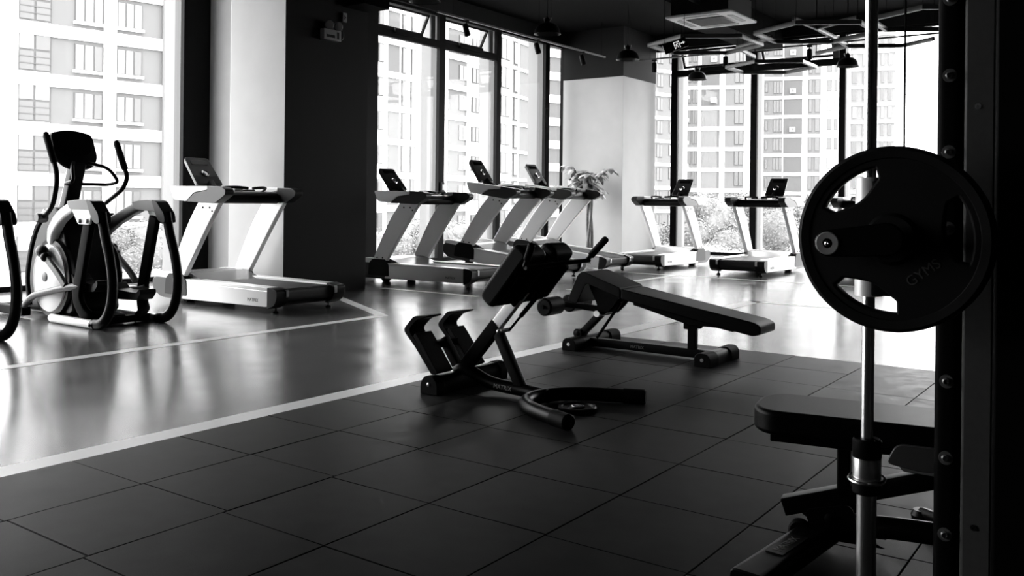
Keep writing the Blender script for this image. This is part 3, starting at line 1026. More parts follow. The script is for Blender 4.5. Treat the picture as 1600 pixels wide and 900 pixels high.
text('rail_lettering', 'MATRIX', 0.03, Mt, 'letter_grey', t, off)
b = K().box((0.945, 4.855, 0.07), (1.005, 4.905, 0.30))
b.build('rear_post', 'powder_satin', t, bevel=0.006)
b = K()
for y in (4.835, 4.917):
    b.prism(fillet([(0.925, 0.22), (0.925, 0.335), (1.07, 0.345), (1.07, 0.29), (1.02, 0.22)], 0.012, 3, True), y, y + 0.008)
b.lathe([(0.014, 0), (0.014, 0.008), (0, 0.009)], (0.955, 4.835, 0.25), (0, -1, 0), 12)
b.build('post_bracket', 'powder_black', t)
b = K().sweep(rrect(0.05, 0.06, 0.008), [(0.085, 4.85, 0.10), (0.335, 4.85, 0.345)], refup=(0, 1, 0))
b.build('adjuster_beam', 'powder_satin', t)
b = K().sweep(rrect(0.036, 0.044, 0.006), [(0.30, 4.85, 0.31), (0.41, 4.85, 0.42)], refup=(0, 1, 0))
b.build('chrome_slide', 'silver', t)
b = K().tube([(0.255, 4.80, 0.10), (0.45, 4.80, 0.37)], 0.011, 12)
b.build('gas_spring', 'powder_black', t)
b = K().cyl((0.085, 4.80, 0.115), (0.085, 4.90, 0.115), 0.035, 18).lathe([(0.02, 0), (0.02, 0.006), (0.01, 0.01), (0, 0.01)], (0.085, 4.80, 0.115), (0, -1, 0), 14)
b.build('pivot_joint', 'powder_satin', t)
# long back pad, tapering slightly to the low end
b = K()
b.prism(fillet([(0.505, 0.480), (0.50, 0.405), (1.46, 0.230), (1.515, 0.245), (1.515, 0.300), (1.47, 0.322)], [0.015, 0.015, 0.02, 0.02, 0.02, 0.02], 4, True), 4.70, 5.03)
for v in b.bm.verts:
    if v.co.x + off[0] > 1.3:
        c = 4.865 - off[1]
        v.co.y = c + (v.co.y - c) * 0.86
b.build('back_pad', 'pad_vinyl', t, bevel=0.02, seg=4)
b = K().prism([(0.55, 0.40), (1.30, 0.262), (1.30, 0.235), (1.18, 0.255), (0.98, 0.255), (0.62, 0.345), (0.55, 0.36)], 4.80, 4.93)
b.build('pad_frame', 'powder_black', t, bevel=0.004)
# seat pad with its drop-down front
b = K().prism(fillet([(0.055, 0.365), (0.145, 0.565), (0.185, 0.590), (0.495, 0.487), (0.495, 0.412), (0.215, 0.505), (0.135, 0.345)], [0.02, 0.06, 0.04, 0.012, 0.012, 0.03, 0.02], 5, True), 4.70, 5.05)
b.build('seat_pad', 'pad_vinyl', t, bevel=0.02, seg=4)
b = K()
for y in (4.76, 4.97):
    b.prism(fillet([(0.20, 0.495), (0.46, 0.415), (0.40, 0.34), (0.335, 0.275), (0.29, 0.28), (0.27, 0.36)], 0.02, 4, True), y, y + 0.01)
b.sweep(rrect(0.045, 0.045, 0.006), [(0.11, 4.87, 0.31), (0.30, 4.87, 0.295), (0.44, 4.87, 0.41)])
b.build('seat_frame', 'powder_black', t)
b = K().tube([(0.295, 4.72, 0.285), (0.295, 5.02, 0.285)], 0.024, 14)
b.build('frame_tube', 'chrome', t)
# rollers
b = K().tube([(-0.085, 4.58, 0.315), (-0.085, 5.22, 0.315)], 0.014, 12).sweep(rrect(0.04, 0.04, 0.006), [(-0.085, 4.87, 0.315), (0.12, 4.87, 0.31)])
b.build('roller_bar', 'powder_black', t)
for y0, y1 in ((4.60, 4.80), (4.94, 5.20)):
    prof = [(0.0, 0), (0.055, 0), (0.068, 0.012), (0.068, y1 - y0 - 0.012), (0.055, y1 - y0), (0, y1 - y0)]
    b = K().lathe(prof, (-0.085, y0, 0.315), (0, 1, 0), 28)
    b.build('leg_roller', 'pad_vinyl', t)

# ================================================================== ADJUSTABLE BENCH (lower right, turned about ten degrees)
A0 = Vector((2.54, 1.915, MZ))
t = thing('adjustable_bench', tuple(A0), 'black flat adjustable bench partly hidden behind the chrome guide rod', 'exercise bench', rot=(0, 0, R(10)))
def J():
    return B()
b = J().prism(fillet([(0.0, -0.08), (0.05, -0.152), (0.80, -0.152), (0.80, 0.152), (0.05, 0.152), (0.0, 0.08)], [0.05, 0.06, 0.02, 0.02, 0.06, 0.05], 5, True), 0.362, 0.438, 'xy')
b.build('seat_pad', 'pad_vinyl', t, bevel=0.024, seg=4)
b = J().prism(fillet([(0.84, -0.15), (1.60, -0.15), (1.62, 0.15), (0.84, 0.15)], 0.03, 5, True), 0.362, 0.438, 'xy')
b.build('back_pad', 'pad_vinyl', t, bevel=0.024, seg=4)
b = J().box((0.06, -0.11, 0.334), (0.52, 0.11, 0.364))
b.build('pad_backing', 'powder_black', t, bevel=0.004)
b = J().box((0.252, -0.03, 0.155), (0.292, 0.03, 0.338))
b.build('seat_post', 'powder_black', t, bevel=0.006)
b = J().sweep(rrect(0.06, 0.056, 0.006), [(0.09, 0, 0.105), (0.62, 0, 0.285)])
b.build('seat_beam', 'powder_satin', t, bevel=0.002)
b = J().prism(fillet([(0.40, 0.325), (0.43, 0.385), (0.54, 0.385), (0.585, 0.355), (0.565, 0.318), (0.50, 0.310)], 0.022, 5, True), -0.170, -0.155)
b.build('hinge_plate', 'plastic_mid', t, bevel=0.003)
b = J().prism(fillet([(0.44, 0.276), (0.43, 0.298), (0.50, 0.306), (0.60, 0.296), (0.62, 0.275), (0.54, 0.272)], 0.015, 4, True), -0.055, 0.055)
b.build('adjuster_ladder', 'steel_grey', t, bevel=0.004)
b = J()
for y in (-0.045, 0.037):
    b.prism(fillet([(0.16, 0.115), (0.30, 0.150), (0.32, 0.06), (0.40, 0.03), (0.18, 0.03)], [0.02, 0.03, 0.06, 0.01, 0.02], 5, True), y, y + 0.008)
b.lathe([(0.016, 0), (0.016, 0.008), (0.008, 0.012), (0, 0.012)], (0.235, -0.045, 0.10), (0, -1, 0), 14)
b.build('pivot_bracket', 'powder_black', t)
b = J().tube(fillet([(0.22, 0, 0.07), (0.42, 0, 0.085), (0.62, 0, 0.085), (1.45, 0, 0.04)], 0.1, 6), 0.034, 16)
b.build('base_tube', 'powder_satin', t)
fp0, fp1 = Vector((0.215, 0.0, 0.046)), Vector((0.068, -0.505, 0.036))
b = J().sweep(rrect(0.105, 0.062, 0.02), [tuple(fp0), tuple(fp1)])
ff = b.build('front_foot', 'powder_satin', t, bevel=0.004)
dd = (fp1 - fp0).normalized()
sd = Vector((-dd.y, dd.x, 0))
mid = fp0.lerp(fp1, 0.52) + Vector((0, 0, 0.0325))
b = J()
b.M = frame_from(mid, -dd, (0, 0, 1))
b.box((-0.085, -0.027, -0.003), (0.085, 0.027, 0.0015))
lp = b.build('name_plate', 'plastic_dark', ff)
text('plate_lettering', 'MATRIX', 0.036, frame_from(mid + Vector((0, 0, 0.0018)), -dd, (0, 0, 1)), 'letter_grey', ff)
for y in (-0.10, 0.14):
    b = J().lathe([(0, 0), (0.028, 0), (0.034, 0.006), (0.034, 0.026), (0.028, 0.032), (0, 0.032)], (0.150, y, 0.062), (0, 1, 0), 22)
    w = b.build('wheel', 'rubber_black', t)
    b = J().lathe([(0.010, -0.004), (0.008, -0.007), (0, -0.007)], (0.150, y, 0.062), (0, 1, 0), 12)
    b.build('wheel_bolt', 'steel_grey', w)
b = J().box((1.40, -0.30, 0.006), (1.48, 0.30, 0.06))
b.build('rear_foot', 'powder_satin', t, bevel=0.012)
b = J().lathe([(0, 0), (0.035, 0), (0.038, 0.012), (0.030, 0.03), (0, 0.03)], (0.49, 0.406, 0.0), (0, 0, 1), 22).tube([(0.49, 0.406, 0.02), (0.60, 0.22, 0.05), (0.70, 0.0, 0.075)], 0.018, 12)
b.build('side_leg', 'powder_satin', t)

# ================================================================== SMITH MACHINE AND WEIGHT PLATE
off = (3.20, 1.55, MZ)
t = thing('smith_machine', off, 'black weight machine frame with chrome guide rod at the right edge', 'weight machine')
b = K().prism(fillet([(3.150, 1.50), (3.212, 1.50), (3.212, 1.58), (3.150, 1.58)], 0.022, 5, True), MZ, 2.35, 'xy')
up1 = b.build('drilled_upright', 'powder_black', t, label='round-edged black upright with chrome bolts')
z = 0.27
while z < 2.3:
    b = K().lathe([(0.017, 0), (0.017, 0.002), (0.0165, 0.003), (0.012, 0.003)], (3.181, 1.50, z), (0, -1, 0), 22)
    b.lathe([(0.0095, 0.002), (0.0095, 0.008), (0.006, 0.010), (0.006, 0.006), (0, 0.005)], (3.181, 1.50, z), (0, -1, 0), 16)
    b.build('bolt', 'dull_chrome', up1)
    z += 0.1915
b = K().box((3.214, 1.495, MZ), (3.287, 1.56, 2.35))
up2 = b.build('flat_upright', 'upright_grey', t, bevel=0.008, label='flat dark grey upright')
for z in (1.338, 0.302):
    b = K().lathe([(0.0075, 0), (0.0075, 0.002), (0.0035, 0.002), (0.003, 0.0005), (0, 0.0005)], (3.246, 1.495, z), (0, -1, 0), 16)
    b.build('screw', 'steel_grey' if z > 1 else 'plastic_dark', up2)
b = K().box((3.289, 1.44, MZ), (3.50, 1.62, 2.35))
b.build('weight_shroud', 'powder_black', t, bevel=0.01)
b = K().box((2.92, 1.47, 2.28), (3.50, 1.62, 2.36))
b.box((2.94, 1.52, 2.28), (3.02, 3.25, 2.36))
b.build('top_frame', 'powder_black', t, bevel=0.006)
b = K().box((2.93, 1.47, MZ), (3.50, 1.62, 0.055))
b.build('base_frame', 'powder_black', t, bevel=0.006)
b = K().box((3.15, 3.18, MZ), (3.23, 3.28, 2.35)).box((2.97, 3.18, 2.28), (3.23, 3.28, 2.35))
b.build('far_upright', 'powder_black', t, bevel=0.01)
rodx, rody = 2.984, 1.53
b = K().cyl((rodx, rody, 0.05), (rodx, rody, 2.30), 0.0163, 28)
b.build('guide_rod', 'chrome', t)
b = K().cyl((rodx, 3.23, 0.05), (rodx, 3.23, 2.30), 0.0163, 20)
b.build('guide_rod', 'chrome', t)
b = K().cyl((rodx, rody, 0.05), (rodx, rody, 0.345), 0.0255, 28)
b.build('rod_sleeve', 'chrome', t)
b = K().lathe([(0.018, 0.44), (0.018, 0.468), (0.029, 0.468), (0.033, 0.473), (0.037, 0.468), (0.037, 0.425), (0.034, 0.42)], (rodx, rody, 0), seg=32, cap=False)
bs = b.build('stop_buffer', 'rubber_black', t)
b = K().lathe([(0.0, 0.425), (0.035, 0.425), (0.036, 0.42), (0.036, 0.362), (0.0, 0.36)], (rodx, rody, 0), seg=32)
b.build('buffer_collar', 'chrome', t)
b = K().tube([(rodx + 0.043 * math.cos(2 * PI * k / 28), rody + 0.043 * math.sin(2 * PI * k / 28), 0.366 + 0.004 * math.sin(2 * PI * k / 28)) for k in range(28)], 0.0055, 10, True)
b.build('retaining_ring', 'chrome', t)
b = K().lathe([(0.0, 0.36), (0.036, 0.36), (0.037, 0.355), (0.037, 0.332), (0.034, 0.328), (0, 0.328)], (rodx, rody, 0), seg=32)
b.build('sleeve_cap', 'rubber_black', t)
# sliding carriage with the bar
b = K().cyl((rodx, rody, 0.852), (rodx, rody, 1.165), 0.036, 32)
cg = b.build('bearing_sleeve', 'silver', t)
b = K().prism(fillet([(2.995, 1.495), (3.06, 1.495), (3.125, 1.515), (3.125, 1.56), (2.995, 1.57)], 0.01, 3, True), 0.856, 1.155, 'xy')
b.build('carriage_block', 'powder_black', cg, bevel=0.006)
BX, BZ = 3.086, 1.011
b = K().cyl((BX, 1.285, BZ), (BX, 1.50, BZ), 0.0245, 28)
b.build('bar_sleeve', 'steel_grey', t)
b = K().cyl((BX, 1.50, BZ), (BX, 3.32, BZ), 0.0145, 20)
b.build('bar', 'steel_grey', t)
b = K().tube([(3.063, 1.555, 1.15), (3.063, 1.555, 2.29)], 0.0028, 8)
b.build('cable', 'powder_black', t)
# locking lever at the end of the bar
poly = [(BX + 0.040 * math.cos(a), BZ + 0.040 * math.sin(a)) for a in [R(-90 + 15 * k) for k in range(13)]] + \
       [(2.951 + 0.033 * math.cos(a), 0.998 + 0.033 * math.sin(a)) for a in [R(90 + 15 * k) for k in range(13)]]
b = K().prism(poly, 1.272, 1.290)
lv = b.build('locking_lever', 'powder_satin', t, bevel=0.004, label='black lever with a chrome-ringed bolt')
b = K().lathe([(0.0285, 0.0), (0.0285, 0.003), (0.026, 0.0045), (0.0125, 0.0035), (0.011, -0.002), (0, -0.002)], (2.951, 1.272, 0.998), (0, -1, 0), 32)
b.build('lever_washer', 'unit_mid', lv)
b = K().lathe([(0.0065, -0.002), (0.0065, 0.005), (0.003, 0.0065), (0, 0.004)], (2.951, 1.272, 0.998), (0, -1, 0), 14)
b.build('lever_bolt', 'chrome', lv)

off = (BX, 1.345, BZ)
t = thing('weight_plate', off, 'round black rubber weight plate with three grip openings, hung on the bar', 'weight plate')
outer = [(0.2245 * math.cos(2 * PI * k / 96), 0.2245 * math.sin(2 * PI * k / 96)) for k in range(96)]
loops = [[(x * 0.95, y * 0.95) for x, y in outer], circle(0.026, 32)]
def grip_loop(deg):
    """bean-shaped opening: arc outside, bulging edge towards the hub"""
    ha, n = 28.0, 12
    pts = []
    for k in range(n + 1):
        a = R(deg + ha - 2 * ha * k / n)
        pts.append((0.184 * math.cos(a), 0.184 * math.sin(a)))
    for k in range(n + 1):
        f = -1 + 2 * k / n
        a = R(deg + f * (ha + 1))
        r = 0.112 + 0.036 * f * f
        pts.append((r * math.cos(a), r * math.sin(a)))
    rad = [0.0] * len(pts)
    for k in (0, n, n + 1, 2 * n + 1):
        rad[k] = 0.02
    return fillet(pts, rad, 4, True)
for deg in (9, 129, 248):
    loops.append(grip_loop(deg))
Mp = frame_from((BX, 1.345, BZ), (1, 0, 0), (0, -1, 0))
holed('plate_web', loops, 0.034, 0.006, 'plate_rubber', t, Mp, off)
b = K().lathe([(0.191, -0.012), (0.197, -0.020), (0.216, -0.0225), (0.2245, -0.017), (0.2245, 0.017), (0.216, 0.0225), (0.197, 0.020), (0.191, 0.012)], (BX, 1.345, BZ), (0, -1, 0), 96, False)
b.build('plate_rim', 'plate_rubber', t)
b = K().lathe([(0.0255, -0.028), (0.0255, 0.028), (0.055, 0.028), (0.062, 0.020), (0.066, 0.012), (0.066, -0.012), (0.055, -0.028)], (BX, 1.345, BZ), (0, -1, 0), 48, False)
b.build('plate_hub', 'plate_rubber', t)
Mt = Mp @ Matrix.Translation((0.072, -0.078, 0.0172)) @ Matrix.Rotation(R(38), 4, 'Z')
text('plate_lettering', 'GYMS', 0.034, Mt, 'letter_dark', t, off, 0.0015)

# ================================================================== CEILING THINGS
def make_pendant(loc, label, s=1.0):
    t = thing('pendant_lamp', loc, label, 'lamp', 'dome pendant lamps')
    b = B().lathe([(0.0, 0.155), (0.05, 0.153), (0.10, 0.138), (0.145, 0.105), (0.172, 0.06), (0.185, 0.0), (0.189, -0.004), (0.186, -0.007), (0.181, 0.0), (0.168, 0.057), (0.141, 0.100), (0.098, 0.132), (0.05, 0.146), (0, 0.148)], (0, 0, 0), seg=40)
    b.build('lamp_shade', 'plastic_dark', t)
    b = B().lathe([(0.0, 0.142), (0.09, 0.128), (0.135, 0.097), (0.163, 0.054), (0.179, 0.001)], (0, 0, 0), seg=40, cap=False)
    b.build('shade_lining', 'upright_grey', t)
    b = B().lathe([(0.045, 0.15), (0.045, 0.19), (0.03, 0.215), (0.012, 0.235), (0.0, 0.235)], (0, 0, 0), seg=24)
    b.build('lamp_cap', 'plastic_dark', t)
    b = B().tube([(0.06 * math.cos(R(a)), 0, 0.215 + 0.05 * math.sin(R(a))) for a in range(-200, 21, 15)], 0.005, 8)
    b.build('shade_clip', 'steel_grey', t)
    b = B().tube([(0, 0, 0.23), (0, 0, CEIL - loc[2])], 0.005, 8).tube([(0.06, 0.0, 0.21), (0.055, 0, 0.5), (0.0, 0, 0.8)], 0.003, 6)
    b.build('cord', 'rubber_black', t)
    b = B().ball((0, 0, 0.075), 0.04, 16)
    b.build('bulb', 'unit_white', t)
    return t
pd = make_pendant((-3.41, 9.64, 3.45), 'dome pendant lamp in front of the black beam, above the raised treadmills')
PG = 'dome pendant lamps'
dup(pd, (-3.39, 11.96, 3.40), (0, 0, 0), 'dome pendant lamp with its pale inside in view, left of the exit sign', PG)
dup(pd, (-3.87, 15.72, 3.55), (0, 0, 0), 'small dome pendant lamp below the left hexagon frame, against the bright window', PG)
dup(pd, (-0.86, 15.30, 3.52), (0, 0, 0), 'dome pendant lamp touching the chrome guide rod in the picture', PG)
dup(pd, (-3.49, 7.12, 3.45), (0, 0, 0), 'dome pendant lamp cut off by the top edge, only its rim showing', PG)

# hexagon light frames: slim bars on thin wires, one honeycomb at the same height
HZ = 3.60
def hexframe(cx, cy, rad, label, rot=0.0):
    t = thing('hexagon_light', (cx, cy, HZ), label, 'ceiling light', 'hexagon light frames')
    V = [(rad * math.cos(R(30 + 60 * k) + rot), rad * math.sin(R(30 + 60 * k) + rot), 0) for k in range(6)]
    for k in range(6):
        a, c = Vector(V[k]), Vector(V[(k + 1) % 6])
        d = (c - a).normalized()
        b = B().sweep(rrect(0.045, 0.06, 0.004, 2), [tuple(a - d * 0.012), tuple(c + d * 0.012)])
        bar = b.build('light_bar', 'plastic_mid', t)
        b = B().sweep(rrect(0.030, 0.004, 0.001, 1), [tuple(a + d * 0.02 - Vector((0, 0, 0.031))), tuple(c - d * 0.02 - Vector((0, 0, 0.031)))])
        b.build('diffuser', 'upright_grey', bar)
    b = B()
    for k in (0, 2, 4):
        b.cyl((V[k][0], V[k][1], 0.03), (V[k][0], V[k][1], CEIL - HZ), 0.004, 6)
    b.build('hanging_wire', 'steel_black', t)
    return t
hexframe(-2.26, 12.42, 0.88, 'hexagon light frame with the exit sign hung in front of it')
hexframe(-0.50, 12.30, 0.86, 'hexagon light frame in the middle of the honeycomb, left of the guide rod')
hexframe(1.15, 12.17, 0.86, 'hexagon light frame right of the chrome guide rod')
hexframe(-2.20, 15.22, 0.80, 'low-looking hexagon light frame farthest back, over the far treadmills')
def barlight(pts_list, label, cat='ceiling light'):
    c = Vector(pts_list[0][0] + (0,))
    t = thing('branched_light', (c.x, c.y, HZ + 0.075), label, cat)
    w = B()
    for pl in pts_list:
        for p, q in zip(pl, pl[1:]):
            a, z = Vector(p + (0,)) - Vector((c.x, c.y, 0)), Vector(q + (0,)) - Vector((c.x, c.y, 0))
            b = B().sweep(rrect(0.045, 0.06, 0.004, 2), [tuple(a), tuple(z)])
            bar = b.build('light_bar', 'plastic_mid', t)
            d = (z - a).normalized()
            b = B().sweep(rrect(0.030, 0.004, 0.001, 1), [tuple(a + d * 0.02 - Vector((0, 0, 0.031))), tuple(z - d * 0.02 - Vector((0, 0, 0.031)))])
            b.build('diffuser', 'upright_grey', bar)
            w.cyl((z.x, z.y, 0.03), (z.x, z.y, CEIL - HZ), 0.004, 6)
    w.build('hanging_wire', 'steel_black', t)
barlight([[(-1.30, 12.72), (-2.10, 13.34), (-2.20, 14.40)]], 'bent light bar linking the left hexagon frames to the farthest one')
barlight([[(-0.50, 13.18), (-0.55, 14.13), (-1.18, 14.58)], [(-0.55, 14.13), (0.21, 14.56), (0.74, 14.16)], [(-0.56, 11.50), (-0.50, 12.34), (-0.50, 13.18)], [(-0.50, 12.34), (0.20, 11.90)]], 'forked light bar spreading behind the middle hexagon frame')

# exit sign, hung askew
M = frame_from((-1.63, 10.015, 3.178), (0.24, 0.17, 0.118), (0.55, -0.80, 0.0))
t = thing('exit_sign', (-1.63, 10.015, 3.178), 'dark exit sign with running figure and arrow, hanging askew from the ceiling', 'sign')
Mo = M.copy()
Mo.translation = Vector((0, 0, 0))
b = B()
b.M = Mo
b.box((-0.16, -0.066, -0.012), (0.16, 0.066, 0.012))
b.build('sign_body', 'plastic_black', t, bevel=0.004)
b = B()
b.M = Mo
z0, z1 = 0.012, 0.0135
def pl(poly):
    b.prism(poly, z0, z1, 'xy')
# door frame around the figure
pl([(-0.018, -0.045), (-0.008, -0.045), (-0.008, 0.045), (-0.018, 0.045)])
pl([(-0.008, 0.035), (0.062, 0.035), (0.062, 0.045), (-0.008, 0.045)])
pl([(0.052, -0.045), (0.062, -0.045), (0.062, 0.035), (0.052, 0.035)])
pl(circle(0.0085, 12, 0.030, 0.022))                              # head
pl([(0.010, 0.010), (0.028, 0.012), (0.022, -0.010), (0.008, -0.008)])  # trunk
pl([(0.026, 0.011), (0.042, 0.000), (0.046, 0.005), (0.030, 0.016)])    # arm
pl([(0.012, 0.010), (-0.002, 0.002), (-0.002, -0.006), (0.012, 0.002)])
pl([(0.020, -0.010), (0.038, -0.020), (0.034, -0.040), (0.027, -0.040), (0.029, -0.024), (0.012, -0.014)])
pl([(0.008, -0.008), (0.002, -0.028), (-0.006, -0.040), (0.002, -0.042), (0.010, -0.030), (0.016, -0.012)])
pl([(0.075, -0.006), (0.110, -0.006), (0.110, 0.006), (0.075, 0.006)])  # arrow
pl([(0.106, -0.020), (0.136, 0.0), (0.106, 0.020)])
b.build('pictogram', 'sign_lit', t)
text('sign_lettering', 'EXIT', 0.042, Mo @ Matrix.Translation((-0.092, -0.004, 0.0125)), 'upright_grey', t)
b = B()
for s in (-0.13, 0.15):
    p = Mo @ Vector((s, 0.062, 0))
    b.cyl(tuple(p), (p.x, p.y, CEIL - 3.178), 0.004, 6)
b.build('hanging_wire', 'steel_black', t)

# ceiling air conditioner
t = thing('air_conditioner', (-1.43, 10.72, 3.60), 'square four-way ceiling air conditioner with central grille', 'air conditioner')
b = B().prism(rrect(0.95, 0.95, 0.04), 0.0, 0.035, 'xy')
b.build('fascia', 'unit_white', t, bevel=0.012)
b = B().box((-0.26, -0.26, -0.008), (0.26, 0.26, 0.004))
g = b.build('intake_grille', 'plastic_mid', t, bevel=0.006)
b = B()
for k in range(-10, 11):
    b.box((-0.25, k * 0.024 - 0.003, -0.012), (0.25, k * 0.024 + 0.003, -0.007))
b.build('grille_slat', 'plastic_mid', g)
for k in range(4):
    b = B()
    b.M = Matrix.Rotation(k * PI / 2, 4, 'Z')
    b.prism(fillet([(-0.27, 0.33), (0.27, 0.33), (0.24, 0.405), (-0.24, 0.405)], 0.02, 3, True), -0.004, 0.002, 'xy')
    b.build('air_outlet', 'plastic_mid', t)
b = B().box((-0.41, -0.41, 0.035), (0.41, 0.41, 0.30))
for sx in (1, -1):
    for sy in (1, -1):
        b.cyl((sx * 0.40, sy * 0.40, 0.25), (sx * 0.40, sy * 0.40, CEIL - 3.60), 0.006, 8)
b.build('casing', 'steel_black', t)
b = B().tube(fillet([(0.0, -0.40, 0.18), (0.0, -0.75, 0.18), (0.0, -0.75, CEIL - 3.6)], 0.08, 4), 0.03, 12)
b.build('drain_pipe', 'plastic_mid', t)

# lighting tracks with spotlights
tr = thing('lighting_track', (-5.75, 12.9, 4.08), 'long lighting track along the left windows', 'lighting track')
B().box((-0.018, -2.9, 0), (0.018, 2.45, 0.03)).build('rail', 'plastic_mid', tr)
b = B()
for y in (-2.5, 0, 2.3):
    b.cyl((0, y, 0.03), (0, y, CEIL - 4.08), 0.004, 6)
b.build('hanging_wire', 'steel_black', tr)
tr = thing('lighting_track', (-1.5, 16.1, 4.08), 'lighting track along the far windows behind the hexagon frames', 'lighting track')
B().box((-4.0, -0.018, 0), (4.0, 0.018, 0.03)).build('rail', 'plastic_mid', tr)
b = B()
for x in (-3.6, 0, 3.6):
    b.cyl((x, 0, 0.03), (x, 0, CEIL - 4.08), 0.004, 6)
b.build('hanging_wire', 'steel_black', tr)
def make_spot(loc, label, aim):
    t = thing('spotlight', loc, label, 'spotlight', 'track spotlights')
    b = B().box((-0.05, -0.016, -0.002), (0.05, 0.016, 0.0)).box((-0.05, -0.014, -0.03), (0.05, 0.014, -0.002)).cyl((0, 0, -0.03), (0, 0, -0.10), 0.010, 10)
    b.build('track_adapter', 'steel_black', t)
    d = Vector(aim).normalized()
    c = Vector((0, 0, -0.16))
    b = B().lathe([(0, -0.10), (0.038, -0.10), (0.048, -0.08), (0.052, 0.08), (0.048, 0.10), (0.042, 0.085), (0, 0.08)], tuple(c), tuple(d), 24)
    b.build('lamp_head', 'steel_black', t)
    return t
s1 = make_spot((-5.75, 10.75, 4.08), 'black track spotlight hanging before the second opening window', (0.25, 0.1, -1))
dup(s1, (-5.75, 12.85, 4.08), (0, 0, 0), 'black track spotlight against the tall window without a transom', 'track spotlights')
dup(s1, (-5.75, 14.45, 4.08), (0, 0, 0), 'black track spotlight in front of the dark top of the corner pillar', 'track spotlights')
s2 = make_spot((-5.0, 16.1, 4.08), 'black track spotlight beside the right edge of the corner pillar', (0.0, 0.05, -1))
dup(s2, (-3.44, 16.1, 4.08), (0, 0, 0), 'black track spotlight between the left hexagon frame and the small pendant lamp', 'track spotlights')
dup(s2, (-1.78, 16.1, 4.08), (0, 0, 0), 'black track spotlight below the middle hexagon frame', 'track spotlights')

# emergency light and sensor on the black face of the first pillar
t = thing('emergency_light', (-4.308, 6.37, 2.945), 'twin-headed emergency light on the black side of the pillar', 'emergency light')
b = B().box((0, -0.135, 0), (0.07, 0.135, 0.125))
b.build('battery_box', 'unit_mid', t, bevel=0.006)
b = B().box((0.07, -0.095, 0.03), (0.0715, 0.035, 0.062)).box((0.07, 0.07, 0.025), (0.0715, 0.10, 0.105))
b.build('label_strip', 'plastic_black', t)
for y in (-0.045, 0.095):
    b = B().cyl((0.035, y, 0.12), (0.035, y, 0.15), 0.012, 10)
    h = b.build('lamp_stem', 'unit_mid', t)
    b = B().lathe([(0, -0.05), (0.03, -0.045), (0.052, -0.01), (0.056, 0.02), (0.05, 0.026), (0, 0.03)], (0.05, y, 0.175), (0.9, -0.3, -0.15), 24)
    b.build('lamp_head', 'unit_mid', h)
b = B().tube(spline([(0.03, 0.13, 0.02), (0.03, 0.20, 0.05), (0.02, 0.20, 0.15), (0.01, 0.10, 0.22)], 5), 0.004, 8)
b.build('cable', 'plastic_mid', t)
t = thing('wall_sensor', (-4.308, 6.60, 3.20), 'small box with a dark symbol above the emergency light', 'sensor')
b = B().box((0, -0.035, 0), (0.03, 0.035, 0.11))
b.build('sensor_box', 'unit_mid', t, bevel=0.004)
b = B().prism([(-0.018, 0.025), (0.020, 0.055), (-0.018, 0.085), (-0.006, 0.055)], 0.03, 0.0315, 'yz')
b.build('symbol', 'plastic_black', t)
t = thing('window_lock', (LX + 0.002, 11.70, 1.24), 'small pale lock box on the mullion behind the level treadmill', 'lock')
b = B().box((0, -0.04, 0), (0.05, 0.04, 0.19))
b.build('lock_case', 'plastic_dark', t, bevel=0.006)
b = B().box((0.05, -0.028, 0.05), (0.053, 0.028, 0.15))
b.build('lock_face', 'white_gloss', t)

# potted plant behind the raised treadmills
t = thing('potted_plant', (-6.02, 15.25, 0), 'tall potted plant with twisted bare stems and drooping leaves by the corner pillar', 'plant')
b = B().lathe([(0, 0), (0.15, 0), (0.17, 0.02), (0.19, 0.09), (0.195, 0.105), (0.18, 0.105), (0.172, 0.09), (0, 0.085)], (0, 0, 0), seg=32)
b.build('pot', 'pot', t)
for k in range(3):
    ph = k * 2 * PI / 3
    pts = [(0.055 * math.cos(ph + h * 2.6) * (1 - 0.25 * h), 0.055 * math.sin(ph + h * 2.6) * (1 - 0.25 * h), 0.07 + h * 1.2) for h in [i / 12 for i in range(13)]]
    b = B().tube(pts, [0.034 - 0.010 * i / 12 for i in range(13)], 12)
    b.build('stem', 'stem', t)
rp = random.Random(11)
b = B()
tw = B()
def leaf(b, root, yaw, pitch, L, W, droop):
    n = 6
    rows = []
    p = Vector(root)
    d = Vector((math.cos(yaw) * math.cos(pitch), math.sin(yaw) * math.cos(pitch), math.sin(pitch)))
    side = Vector((-math.sin(yaw), math.cos(yaw), 0))
    for i in range(n + 1):
        f = i / n
        w = W * math.sin(PI * min(1, f * 0.92 + 0.06)) ** 0.8
        nrm = side.cross(d)
        rows.append((b._v(p - side * w + nrm * w * 0.25), b._v(p), b._v(p + side * w + nrm * w * 0.25)))
        p = p + d * (L / n)
        d = (d + Vector((0, 0, -droop / n))).normalized()
    for A, Z in zip(rows, rows[1:]):
        b._f([A[0], A[1], Z[1], Z[0]])
        b._f([A[1], A[2], Z[2], Z[1]])
for k in range(27):
    ph = rp.uniform(0, 2 * PI)
    r0 = rp.uniform(0.05, 0.36)
    base = Vector((0.02 * math.cos(ph), 0.02 * math.sin(ph), 1.24))
    tip = Vector((r0 * math.cos(ph) * 1.1, r0 * math.sin(ph), rp.uniform(1.22, 1.80)))
    if k == 0:
        tip = Vector((-0.50, -0.05, 1.84))
    mid = (base + tip) / 2 + Vector((0, 0, 0.10))
    pts = spline([tuple(base), tuple(mid), tuple(tip)], 4)
    tw.tube(pts, 0.007, 6)
    for j in range(6):
        leaf(b, tip, ph + j * 2 * PI / 6 + rp.uniform(-0.3, 0.3), rp.uniform(-0.2, 0.6), rp.uniform(0.20, 0.34), rp.uniform(0.045, 0.070), rp.uniform(1.2, 2.4))
tw.build('twig', 'stem', t)
b.build('foliage', 'leaf', t, angle=180)

